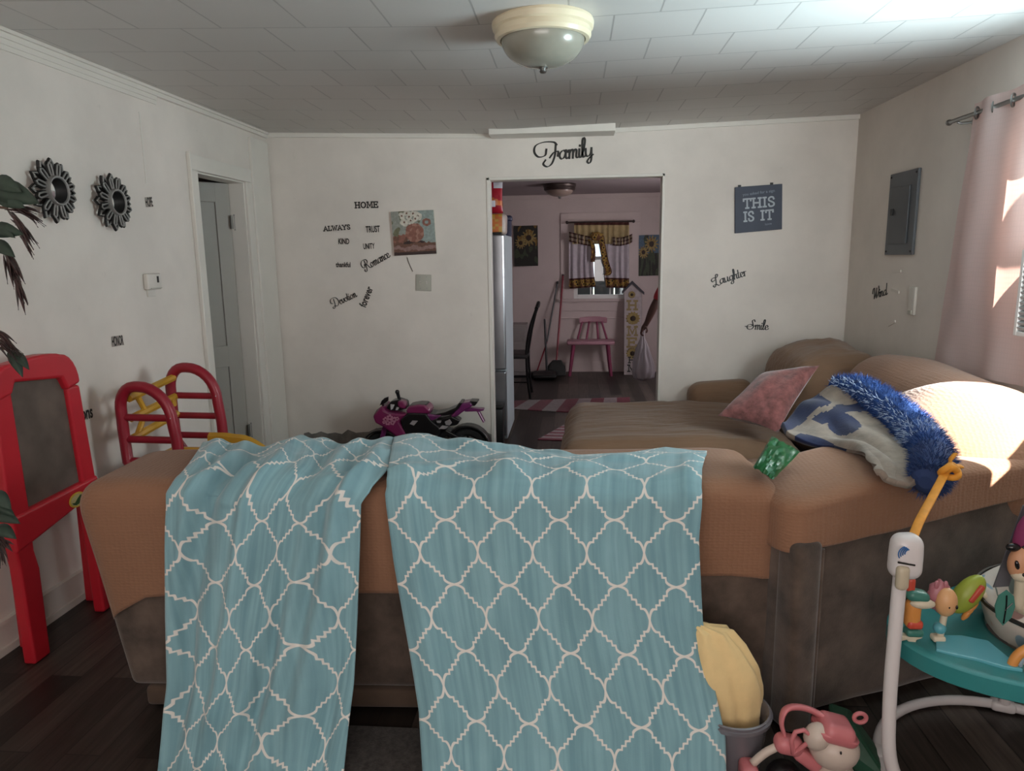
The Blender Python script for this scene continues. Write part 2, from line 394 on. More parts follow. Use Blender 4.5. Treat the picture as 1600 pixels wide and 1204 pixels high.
# ---- window in the right wall (mostly past the frame)
m_glass = bpy.data.materials.new('window_glass'); m_glass.use_nodes = True; t = NT(m_glass); MATS['window_glass'] = m_glass
tr = t.node('ShaderNodeBsdfTransparent'); gl = t.node('ShaderNodeBsdfGlossy'); gl.inputs['Roughness'].default_value = .02
mx = t.node('ShaderNodeMixShader'); mx.inputs[0].default_value = .05; t.link(tr.outputs[0], mx.inputs[1]); t.link(gl.outputs[0], mx.inputs[2]); t.link(mx.outputs[0], t.n['Material Output'].inputs[0])
def window(name, horiz, a0, a1, z0, z1, p, th, m, frame=.05, rails=(), muntins=()):
    """frame + panes filling an opening; horiz 'x' or 'y' is the axis the window runs along, p the plane"""
    def B(mb, u0, u1, v0, v1, d0, d1):
        if horiz == 'y': mb.bb(p+d0, p+d1, u0, u1, v0, v1)
        else: mb.bb(u0, u1, p+d0, p+d1, v0, v1)
    fr = MB()
    for (u0, u1, v0, v1) in ((a0, a0+frame, z0, z1), (a1-frame, a1, z0, z1), (a0+frame, a1-frame, z0, z0+frame), (a0+frame, a1-frame, z1-frame, z1)): B(fr, u0, u1, v0, v1, 0, th)
    for z in rails: B(fr, a0+frame, a1-frame, z-.02, z+.02, .01, th-.01)
    for u, za, zb in muntins: B(fr, u-.009, u+.009, za, zb, .015, th-.015)
    o = struct(name, fr, m, bevel=.003)
    g = MB(); B(g, a0+frame-.01, a1-frame+.01, z0+frame-.01, z1-frame+.01, th*.5-.002, th*.5+.002)
    obj('window_pane', g, m_glass, o)
    return o
m_vinyl = mat('white_vinyl', 'd4d2cf', .4, var=.03)
window('window_1', 'y', WY0, WY1, WZ0, WZ1, WALL_R+.02, .06, m_vinyl, .04, (1.68,))
window('window_2', 'x', -1.55, 1.15, .78, 2.12, FY-.09, .06, m_vinyl, .05, (), ((-.65, .8, 2.1), (.25, .8, 2.1)))
window('window_3', 'x', .0, .69, .96, 1.92, KY+.01, .06, m_vinyl, .05, (1.48,), ((.22, 1.0, 1.46), (.47, 1.0, 1.46)))
window('window_4', 'y', 6.3, 7.5, .95, 2.0, 1.92, .06, m_vinyl, .05, (1.48,))
kt = MB(); kt.bb(-.17, .0, KY-.018, KY, .9605, 1.92).bb(.69, .84, KY-.018, KY, .9605, 1.92).bb(-.17, .84, KY-.0185, KY, 1.9205, 2.05)
kt.bb(-.20, .88, KY-.05, KY, .925, .96).bb(-.17, .84, KY-.016, KY, .80, .9245).bb(-.17, .84, KY-.02, KY, .70, .715)
struct('trim_kitchen_window', kt, m_kwall, bevel=.003)
# open ground outside
m_out = mat('dry_grass_ground', '7d8276', .9, var=.2, vs=2)
og = MB(); og.bb(-12, 14, KY+.15, 40, -.4, -.35).bb(2.1, 14, -12, KY+.15, -.4, -.35).bb(-12, 2.1, -14, FY-.15, -.4, -.35)
struct('ground_outside', og, m_out)
m_sid = mat('grey_fence_boards', '33373a', .8, var=.15, vs=5)
fn_ = MB()
for i in range(40): fn_.bb(-6+i*.3, -5.72+i*.3, 10.6, 10.63, -.35, 1.47)
struct('wall_fence_outside', fn_, m_sid)

# unseen sun blockers added outside the windows, then the house roof
struct('sun_blocker_front', MB().bb(-6, 1.9, FY-4.2, FY-.12, 2.5, 2.6), m_sid)  # added slab, keeps direct sun from entering the front windows
struct('sun_blocker_side', MB().bb(2.06, 3.0, 0, 2.55, 2.30, 2.36), m_sid)  # added slab out of view, cuts the stray sun patch on the chaise
struct('sun_blocker_kitchen', MB().bb(2.02, 4.0, 5.2, 8.2, 2.06, 2.1), m_sid)  # added slab out of view, keeps sun spots out of the kitchen
struct('roof_slab', MB().bb(-3.8, 2.1, FY-.12, KY+.2, CEIL+.12, CEIL+.2), m_sid)
# ================================================================== sofas and what lies on them
def fabric(name, col, var=.12, vs=6, bump=.25, bs=220, rough=.9, sheen=.15, quilt=0, wrinkle=0):
    m = bpy.data.materials.new(name); m.use_nodes = True; MATS[name] = m; t = NT(m); co = t.coord(); c = hexc(col)
    f = t.noise(co, vs, 5, .6); d = tuple(x*(1-var) for x in c[:3])+(1,); l = tuple(min(1, x*(1+var)) for x in c[:3])+(1,)
    t.link(t.ramp(f, [(.32, d), (.68, l)]), t.b.inputs['Base Color']); t.b.inputs['Roughness'].default_value = rough
    t.b.inputs['Sheen Weight'].default_value = sheen; t.b.inputs['Specular IOR Level'].default_value = .2
    h = t.math('MULTIPLY', t.noise(co, bs, 2), .3)
    if quilt:
        v = t.node('ShaderNodeTexVoronoi'); v.inputs['Scale'].default_value = quilt; v.inputs['Randomness'].default_value = .35; t.link(t.mapping(co, (1, 1.6, 1.6)), v.inputs['Vector'])
        h = t.math('ADD', h, t.math('MULTIPLY', v.outputs[0], 1.0))
    if wrinkle: h = t.math('ADD', h, t.math('MULTIPLY', t.noise(t.mapping(co, (1.2, 9, 9)), 2.4, 3), wrinkle))
    t.bump(h, bump, .006); return m
m_tan = fabric('tan_stretch_cover', '8c6750', .07, 3, .35, 300, quilt=62)
m_tanc = fabric('tan_stretch_chaise_cover', '80644f', .08, 3, .5, 300, wrinkle=4)
m_brown = fabric('brown_microfibre', '55483f', .5, 7, .3, 160, sheen=.4)
m_rail = fabric('tan_hem_band', '55463b', .12, 6, .2)

# ---- near sofa: its back faces the camera
SA = radians(2.6); SX, SY = -.42, 2.16
so = thing('sofa', 'long tan covered sofa seen from its brown back, under the teal throw', 'sofa', (SX, SY, 0), SA)
RS = Matrix.Rotation(SA, 3, 'Z')
def sp(x, y, z): return RS @ Vector((x, y, 0))+Vector((SX, SY, z))
def shear(p, z0=-.4):      # left end leans out towards the top
    k = (p.z+.4)/.8
    x = p.x-((.035+.135*k)*max(0, -p.x/1.06)) + (.02*max(0, p.x/1.06)*k)
    return Vector((x, p.y, p.z))
b = MB(); b.rbox(sp(0, .23, .42), (2.12, .44, .68), .025, RS, 8, 3, lambda p: shear(p)+Vector((0, .006*nz(p.x, p.z, 1, 5), 0)))
obj('back', b, m_brown, so, smooth=True, angle=180)
b = MB(); b.rbox(sp(.0, .455, .043), (2.11, .9, .07), .015, RS, 4, 2); obj('base_rail', b, m_rail, so, smooth=True, angle=180)
b = MB()
hemp = [(-1.2, .19), (-1.12, .27), (-1.02, .36), (-.90, .425), (-.5, .43), (.3, .455), (.72, .50), (.95, .505), (1.1, .475)]
def covfn(p):
    k = (p.z+.25)/.5; top = .815+.012*nz(p.x, 0, 3, 2.2)-(.014*max(0, abs(p.x)-.9)/.15)
    hz = interp(hemp, p.x)+.006*nz(p.x, 2, 0, 6) if p.y < .05 else .34
    z = lerp(hz, top, max(0, (k-.17)/.83)); q = shear(Vector((p.x, p.y, z-.4)))
    return Vector((q.x, q.y+.008*nz(p.x, p.z, 0, 4), q.z))
b.rbox(sp(0, .235, .40), (2.15, .49, .5), .085, RS, 26, 5, covfn)
obj('slipcover', b, m_tan, so, smooth=True, angle=180)
b = MB(); b.rbox(sp(0, .74, .27), (1.66, .52, .36), .07, RS, 6, 4, lambda p: p+Vector((0, 0, .02*nz(p.x, p.y, 2, 4) if p.z > .1 else 0)))
obj('seat', b, m_tan, so, smooth=True, angle=180)
for s in (-1, 1):
    b = MB(); b.rbox(sp(s*.965, .70, .34), (.24, .46, .56), .09, RS, 4, 4); obj('arm', b, m_tan, so, smooth=True, angle=180)

# ---- corner sectional along the right wall
CA = radians(24); RC = Matrix.Rotation(CA, 3, 'Z'); C0 = Vector((.672, 2.115, 0))
def cp(x, y, z): return C0+RC @ Vector((x, y, 0))+Vector((0, 0, z))
cs = thing('sectional_sofa', 'tan covered sectional sofa along the window wall, brown panel by the jumper', 'sofa', (1.25, 3.2, 0))
b = MB(); b.rbox(cp(.60, .20, .38), (1.20, .36, .72), .05, RC, 8, 3, lambda p: p+Vector((0, .008*nz(p.x, p.z, 1, 5), 0)))
obj('back', b, m_brown, cs, smooth=True, angle=180)
b = MB(); b.rbox(cp(.048, .03, .33), (.10, .10, .64), .022, RC, 3, 3); b.tube([cp(.103, -.004, .02), cp(.103, -.006, .62)], .006, 8); obj('end_welt', b, m_brown, cs, smooth=True, angle=180)
b = MB()
def ccov(p):
    k = (p.z+.2)/.4; u = (p.x+.61)/1.22
    top = .785+.03*sin(pi*min(1, u*1.2))+.02*u+.012*nz(p.x, p.y, 3, 3)
    hz = lerp(.615, .69, u)+.006*nz(p.x, 1, 0, 7) if p.y < .05 else .42
    return Vector((p.x, p.y+.006*nz(p.x, p.z, 0, 4), lerp(hz, top, max(0, (k-.175)/.825))-.4))
b.rbox(cp(.60, .205, .40), (1.235, .42, .4), .07, RC, 22, 5, ccov)
obj('slipcover', b, m_tan, cs, smooth=True, angle=180)
def puff(p, h, k): return p*(1+k*(1-min(1, (p.x/h[0])**2))*(1-min(1, (p.y/h[1])**2)))
b = MB(); b.ell((1.53, 2.88, .70), (.385, .37, .315), 40, 24, Matrix.Rotation(radians(20), 3, 'Z'), fn=lambda d: 1+.05*nz(d.x, d.y, d.z, 1.6)+(.10*(abs(d.x)**4)))
obj('corner_cushion', b, m_tan, cs, smooth=True, angle=180)
b = MB(); b.rbox((1.70, 3.54, .66), (.42, 1.26, .66), .20, None, 10, 6, lambda p: Vector((p.x, p.y, p.z*(1-.10*(p.y/.65)**2)+.02*nz(p.y, p.x, 1, 3))))
obj('back_cushion', b, m_tan, cs, smooth=True, angle=180)
b = MB(); b.rbox((1.60, 4.70, .60), (.58, .98, .70), .24, None, 10, 6, lambda p: Vector((p.x, p.y, p.z*(1-.16*(p.y/.5)**2)+.03*nz(p.y*1.5, p.x*2, 1, 3)+.02*nz(p.y, p.x, 5, 9)*(p.z > .2))))
obj('back_cushion', b, m_tanc, cs, smooth=True, angle=180)
b = MB(); b.rbox((1.16, 3.25, .25), (.60, 1.06, .42), .09, None, 8, 4, lambda p: p+Vector((0, 0, .02*nz(p.x, p.y, 2, 4))))
obj('seat', b, m_tan, cs, smooth=True, angle=180)
# ---- chaise at the far end
ch = thing('chaise', 'low wide tan covered chaise standing out in front of the kitchen opening', 'chaise', (.6, 4.5, 0))
def chf(p):
    w = .007*sin(46*p.y+9*nz(p.x, p.y, 0, 1.5))*max(0, min(1, (p.z+.1)/.2))
    return Vector((p.x+.02*(p.y/.6)+.015*nz(p.y, p.z, 0, 3), p.y, p.z+w+.03*(1-(p.x/.7)**2)*(p.z > 0)+.012*nz(p.x, p.y, 1, 3)))
b = MB(); b.rbox((.615, 4.47, .265), (1.37, 1.26, .42), .13, None, 24, 5, chf); obj('cushion', b, m_tanc, ch, smooth=True, angle=180)
b = MB(); b.rbox((.62, 4.47, .05), (1.26, 1.16, .08), .03, None, 3, 2); obj('base', b, m_brown, ch, smooth=True, angle=180)
b = MB(); b.rbox((1.055, 5.17, .47), (.47, .22, .30), .10, None, 6, 5, lambda p: Vector((p.x, p.y, p.z*(1+.12*(p.x/.24))))); obj('arm', b, m_tanc, ch, smooth=True, angle=180)

# ---- teal trellis throw over the near sofa
def Xpx(px, Y, z):
    n = rgt*F_PX-fwd*(px-800); return -(n.y*Y+n.z*(z-CAM_H))/n.x
def pix(P):
    d = Vector(P)-CAM; zz = d.dot(fwd); return 800+F_PX*d.dot(rgt)/zz, 602-F_PX*d.dot(upv)/zz
PROF = [(2.56, .826), (2.40, .838), (2.24, .836), (2.145, .822), (2.098, .785), (2.082, .72), (2.05, .60), (1.99, .40), (1.91, .20), (1.845, .07), (1.80, .018), (1.70, .012), (1.40, .012)]
prof = spline([(0, y, z) for y, z in PROF], 9)
arc = [0]
for a, b_ in zip(prof, prof[1:]): arc.append(arc[-1]+(b_-a).length)
LE = [(690, 330), (728, 305), (748, 288), (768, 276), (850, 272), (960, 269), (1066, 268), (1197, 248), (1300, 240), (1500, 215)]
LR = [(690, 612), (738, 609), (784, 568), (850, 566), (960, 561), (1066, 556), (1204, 538), (1300, 530), (1500, 520)]
RL = [(690, 612), (738, 609), (773, 604), (877, 617), (1021, 642), (1110, 656), (1204, 660), (1500, 668)]
RR = [(700, 1098), (712, 1101), (795, 1099), (850, 1094), (976, 1099), (1060, 1113), (1152, 1133), (1204, 1134), (1300, 1145), (1500, 1160)]
def edgeX(tab, i):
    y, z = prof[i].y, prof[i].z; X = -.4 if tab is not RR else .4
    for _ in range(4): X = Xpx(interp(tab, pix((X, y, z))[1]), y, z)
    return X
NP = len(prof)-1
EX = {n: [edgeX(tab, i) for i in range(NP+1)] for n, tab in (('LE', LE), ('LR', LR), ('RL', RL), ('RR', RR))}
def blanket(l, r, nu, uspan, u0, fold, mbx):
    def f(u, v):
        i = min(NP-1, int(v*NP)); k = v*NP-i; p = prof[i].lerp(prof[i+1], k)
        a, b_ = lerp(EX[l][i], EX[l][i+1], k), lerp(EX[r][i], EX[r][i+1], k)
        X = lerp(a, b_, u); s = arc[i]+k*(arc[i+1]-arc[i]); d = fold(u, s, X)
        i2 = min(NP, i+1); t = (prof[i2]-prof[max(0, i-1)]); nrm = Vector((0, t.z, -t.y)).normalized()
        if nrm.y > .2: nrm = -nrm
        if p.z > .8: nrm = Vector((0, 0, 1))
        fw_ = max(0, min(1, (.16-p.z)/.14)); nrm = nrm.lerp(Vector((0, 0, 1)), fw_).normalized(); d *= 1-.4*fw_
        ya = sin(SA)*(X-SX)*max(0, min(1, (p.z-.1)/.6))
        yy_ = p.y if p.y < 2.2 else 2.2+(p.y-2.2)*(interp([(-1.4, 2.56), (-.8, 2.57), (-.56, 2.66), (-.38, 2.56), (-.2, 2.50), (.02, 2.40), (.20, 2.43), (.33, 2.50), (.45, 2.44)], X)-2.2)/.36
        return Vector((X, yy_+ya, p.z))+nrm*d
    def uvf(u, v):
        i = min(NP-1, int(v*NP)); k = v*NP-i; s = arc[i]+k*(arc[i+1]-arc[i])
        sh = (.035*sin(9*u+3*s)+.03*nz(u*3, s*2, 4))*(1 if l == 'LE' else .12)
        return (u0+u*uspan+sh+.03*s*(l == 'LE'), s+(.02*nz(u*4, s*3, 9) if l == 'LE' else 0))
    mbx.grid(f, nu, NP, uvf)
def foldL(u, s, X):
    q = u*6.2+s*1.5; w = (sin(q*2.3+.8*nz(u*2, s*2))**3)*.030+.016*sin(q*5.1+2*nz(u, s, 2, 3))+.034*exp(-((u-.62+.34*(s-.6))/.045)**2)+.030*exp(-((u-.40+.22*(s-.6))/.04)**2)
    edge = min(1, u*9, (1-u)*9); top = .5+.5*min(1, s/.35)
    return max(-.012, w*edge*top+.020+.020*max(0, nz(X*9, s*10, 1))*(s < .5))
def foldR(u, s, X):
    w = .006*sin(u*22+1.5*nz(u*3, s))+.006*nz(u*4, s*3, 5)+.012*exp(-((u-.07)/.04)**2)*min(1, s)+.010*exp(-((u-.955)/.025)**2)
    return max(-.002, w*min(1, s/.3)+.012+.035*max(0, nz(X*7, s*8, 1))*(s < .42)*(1.5-u)+.02*exp(-((X+.62)/.09)**2)*(s < .45))
bm_ = MB(); blanket('LE', 'LR', 90, .72, 0, foldL, bm_); blanket('RL', 'RR', 110, .98, .72, foldR, bm_)
m_throw = bpy.data.materials.new('teal_trellis_throw'); m_throw.use_nodes = True; MATS['teal_trellis_throw'] = m_throw; t = NT(m_throw)
uv = t.node('ShaderNodeUVMap').outputs[0]; sx = t.node('ShaderNodeSeparateXYZ'); t.link(uv, sx.inputs[0])
CW, CH = .178, .196
def fold_(src, size, off):       # distance from the nearest cell centre in half cells, 0..1
    return t.math('ABSOLUTE', t.math('SUBTRACT', t.math('MULTIPLY', t.math('FRACT', t.math('ADD', t.math('DIVIDE', src, size), off)), 2), 1))
fx = fold_(sx.outputs[0], CW, .42); fy = fold_(sx.outputs[1], CH, .22)
s_ = t.math('SUBTRACT', fx, fy); t_ = t.math('SUBTRACT', t.math('ADD', fx, fy), 1)
K = [(1, 0), (.93, .05), (.84, .105), (.73, .155), (.62, .185), (.52, .18), (.40, .07), (.28, .18), (.15, .06), (.025, .175), (0, .18)]
allp = [(-a, b_) for a, b_ in K]+[(a, b_) for a, b_ in reversed(K[:-1])]
allp = sorted(allp)
curve = t.ramp(t.math('MULTIPLY_ADD', s_, .5, .5), [(a*.5+.5, b_+.5) for a, b_ in allp])
dist = t.math('ABSOLUTE', t.math('SUBTRACT', t.math('ADD', t_, .5), curve))
ln = t.math('SUBTRACT', 1, t.math('MULTIPLY', t.math('SUBTRACT', dist, .048), 45)); ln.node.use_clamp = True
st = t.noise(t.mapping(uv, (14, .6, 1)), 3.2, 3, .5); st2 = t.noise(uv, 7, 4)
base = t.mix(t.ramp(st, [(.36, 0.), (.64, 1.)]), hexc('70969f'), hexc('85abb3'))
base = t.mix(t.math('MULTIPLY', t.ramp(st2, [(.4, 0.), (.75, 1.)]), .35), base, hexc('698c95'))
mk = t.mix(ln, base, hexc('d9d4cd')); t.link(mk, t.b.inputs['Base Color'])
t.b.inputs['Roughness'].default_value = .85; t.b.inputs['Sheen Weight'].default_value = .3; t.b.inputs['Specular IOR Level'].default_value = .2
t.bump(t.math('ADD', t.math('MULTIPLY', t.noise(uv, 240, 2), .4), t.math('MULTIPLY', t.noise(uv, 22, 3), .6)), .25, .004)
th = obj('throw_blanket', bm_, m_throw, None, smooth=True, angle=180, solid=.005)
setp(th, 'teal throw with white trellis pattern hanging in two flaps over the near sofa', 'blanket')

# ---- fleece blanket with a blue furry border on the corner
fbl = thing('fleece_blanket', 'beige and navy fleece blanket with shaggy blue border heaped on the sectional corner', 'blanket', tuple(atY(1340, 700, 2.6)))
rows = [[(1312, 616, 3.02), (1352, 638, 2.86), (1388, 668, 2.70), (1418, 700, 2.50), (1440, 734, 2.30), (1436, 757, 2.20)],
        [(1290, 614, 3.04), (1318, 640, 2.86), (1352, 668, 2.69), (1385, 700, 2.49), (1410, 732, 2.29), (1416, 762, 2.18)],
        [(1262, 632, 3.02), (1292, 656, 2.84), (1325, 680, 2.68), (1362, 704, 2.48), (1388, 730, 2.29), (1396, 760, 2.18)],
        [(1238, 652, 2.96), (1262, 672, 2.80), (1300, 690, 2.66), (1345, 702, 2.48), (1368, 726, 2.30), (1380, 750, 2.19)],
        [(1219, 668, 2.86), (1236, 690, 2.72), (1290, 700, 2.62), (1338, 706, 2.47), (1360, 722, 2.32), (1370, 744, 2.20)]]
R3 = [[atY(*q) for q in rw] for rw in rows]
R4 = [spline(rw, 16) for rw in R3]
cols = [spline([R4[i][j] for i in range(5)], 18) for j in range(len(R4[0]))]
def fl(u, v):
    j = min(len(cols)-1, round(u*(len(cols)-1))); c = cols[j]; i = min(len(c)-1, round(v*(len(c)-1))); p = c[i]
    return p+Vector((0, -.3, 1))*(.016*nz(u*5, v*4, 3)+.012*(1-.75*u)*sin(v*13+u*8+2*nz(u*3, v*2)))
nU, nV = len(cols)-1, len(cols[0])-1
g = MB().grid(fl, nU, nV)
for k, fc_ in enumerate(g.f):
    u, v = (k//nV+.5)/nU, (k % nV+.5)/nV; e = .05*nz(u*6, v*6, 7)
    navy = (v > .32+e and u < .13+e*.5) or ((u-.34)**2/.011+(v-.46)**2/.030 < 1+4*e) or (.17+e*.5 < u < .26+e*.5 and v < .62) or (v > .90+e and .22 < u < .52)
    g.mi[k] = 1 if navy else 0
m_beige = fabric('beige_fleece', '82766b', .28, 12, .5, 120); m_navy = fabric('navy_fleece', '1e2745', .2, 9, .5, 120)
obj('fleece', g, [m_beige, m_navy], fbl, smooth=True, angle=180, solid=.02)
fur = MB(); path = spline([atY(1306, 606, 3.06), atY(1345, 612, 2.95), atY(1388, 640, 2.78), atY(1425, 672, 2.60), atY(1452, 706, 2.40), atY(1456, 736, 2.23), atY(1446, 754, 2.17)], 10)
rad = [.048+.022*sin(pi*i/(len(path)-1)) for i in range(len(path))]
cut_ = int(len(path)*.72); fur.tube(path[:cut_+1], rad[:cut_+1], 12, m=0); fur.tube(path[cut_:], rad[cut_:-2]+[rad[-2]*.8, rad[-1]*.45], 12, m=2)
random.seed(11)
for q in range(9000):
    i = random.uniform(0, len(path)-1.01); k = int(i); c = path[k].lerp(path[k+1], i-k); tg = (path[k+1]-path[k]).normalized(); r_ = lerp(rad[k], rad[k+1], i-k)
    a = random.uniform(0, 2*pi); n1 = tg.cross(Vector((0, 0, 1))).normalized(); n2 = n1.cross(tg)
    dr_ = n1*cos(a)+n2*sin(a); p0 = c+dr_*r_*.93; L = random.uniform(.016, .030)
    tip = p0+(dr_+tg*random.uniform(-.5, .7)+Vector((random.uniform(-.5, .5), random.uniform(-.5, .5), random.uniform(-.6, .3)))).normalized()*L
    sd = tg.cross(dr_).normalized()*.0016 if random.random() < .5 else tg*.0016
    white = (dr_.dot(Vector((-.80, -.30, .52))) > .88 and i/(len(path)-1) < .62 and random.random() < .6) or (abs(i/(len(path)-1)-.60) < .05 and random.random() < .6)
    fur.add([p0-sd, p0+sd, tip], [(0, 1, 2)], 1 if white else (2 if i/(len(path)-1) > .72 and random.random() < .7 else 0))
m_fur = mat('blue_fur', '15386f', .8, var=.3, vs=30); m_furw = mat('pale_fur', 'a9bad2', .8, var=.1); m_furn = mat('navy_fur', '24365f', .8, var=.2)
obj('fur_border', fur, [m_fur, m_furw, m_furn], fbl, label='shaggy blue and white fur border')

# ---- pink pillow
def cushion(name, cn, puff_, m, label, cat, wr=.012):
    P = [Vector(c) for c in cn]; nn = (P[1]-P[0]).cross(P[3]-P[0]).normalized(); g = MB()
    if nn.y > 0: nn = -nn
    def f(sg):
        def h(u, v):
            p = P[0].lerp(P[1], u).lerp(P[3].lerp(P[2], u), v); e = (4*u*(1-u))**.5*(4*v*(1-v))**.5
            ctr = (P[0]+P[1]+P[2]+P[3])/4; pin = 1-.10*(1-abs(2*u-1)**2)*(abs(2*v-1)**2)-.10*(1-abs(2*v-1)**2)*(abs(2*u-1)**2)
            return ctr+(p-ctr)*pin+nn*sg*(puff_*e**.8+wr*nz(u*4, v*4, sg)*e+wr*.7*sin(9*u+6*v)*e)
        return h
    g.grid(f(1), 22, 22); g.grid(f(-1), 22, 22)
    o = obj(name, g, m, None, smooth=True, angle=180); return setp(o, label, cat)
m_pink = fabric('pink_plush', '7d4d4a', .42, 22, .8, 90, sheen=.5)
cushion('pillow', [atY(1121, 649, 4.02), atY(1190, 583, 4.22), atY(1281, 570, 4.10), atY(1216, 676, 3.80)], .075, m_pink, 'dusty pink plush pillow leaning between the chaise and the sectional cushions', 'pillow')
# ---- crumpled green bag
gb = MB(); ctr = atY(1211, 714, 2.50)
gc = [atY(1177, 729, 2.24), atY(1206, 681, 2.45), atY(1250, 706, 2.40), atY(1208, 749, 2.17)]
def gbf(sg):
    def h(u, v):
        p = gc[0].lerp(gc[1], u).lerp(gc[3].lerp(gc[2], u), v); e = (16*u*(1-u)*v*(1-v))**.5
        return p+Vector((0, -.6, .8))*(sg*.028*e+.010*nz(u*5, v*5, 2)+.007*nz(u*13, v*13, sg))
    return h
gb.grid(gbf(1), 18, 18); gb.grid(gbf(-.3), 18, 18)
m_green = mat('green_foil', '0c5a2c', .3, var=.25, vs=20, spec=.6)
setp(obj('snack_bag', gb, m_green, None, smooth=True, angle=30), 'crumpled green bag lying where the near sofa meets the sectional', 'bag')
# ================================================================== on the walls and ceiling
m_black = mat('black_vinyl', '15130f', .5, var=.1)
BF = {}
def catmull2(pts, n=8): return [(p.x, p.y) for p in spline([(a, b, 0) for a, b in pts], n)]
def ribbon(mb, pts, w, fr, th=.0025, nib=None, wmin=.4):
    """flat pen stroke on a plane: fr(u, v, t) -> world"""
    n = len(pts)
    q = [pts[0]]
    for p in pts[1:]:
        if (p[0]-q[-1][0])**2+(p[1]-q[-1][1])**2 > 1e-10: q.append(p)
    n = len(q)
    if n < 2: return
    RIB[0] = (RIB[0]+1) % 12; th = th+RIB[0]*.00012
    D = []
    for i in range(n-1):
        dx, dy = q[i+1][0]-q[i][0], q[i+1][1]-q[i][1]; L_ = sqrt(dx*dx+dy*dy); D.append((dx/L_, dy/L_))
    vs_ = []
    for i in range(n):
        a, b_ = D[max(0, i-1)], D[min(n-2, i)]; mx_, my_ = a[0]+b_[0], a[1]+b_[1]; l_ = sqrt(mx_*mx_+my_*my_)
        if l_ < .3: mx_, my_ = b_; l_ = 1
        mx_, my_ = mx_/l_, my_/l_; c_ = max(.55, mx_*b_[0]+my_*b_[1])
        ww = w if nib is None else w*(wmin+(1-wmin)*abs(sin(atan2(my_, mx_)-nib)))
        h_ = ww/2/c_; x_, y_ = q[i]
        if i == 0: x_ -= D[0][0]*ww*.35; y_ -= D[0][1]*ww*.35
        if i == n-1: x_ += D[-1][0]*ww*.35; y_ += D[-1][1]*ww*.35
        vs_ += [fr(x_-my_*h_, y_+mx_*h_, th), fr(x_+my_*h_, y_-mx_*h_, th), fr(x_+my_*h_, y_-mx_*h_, 0), fr(x_-my_*h_, y_+mx_*h_, 0)]
    mb.add(vs_, [(4*i+j, 4*i+4+j, 4*i+4+(j+1) % 4, 4*i+(j+1) % 4) for i in range(n-1) for j in range(4)]+[(0, 1, 2, 3), (4*n-1, 4*n-2, 4*n-3, 4*n-4)])
RIB = [0]
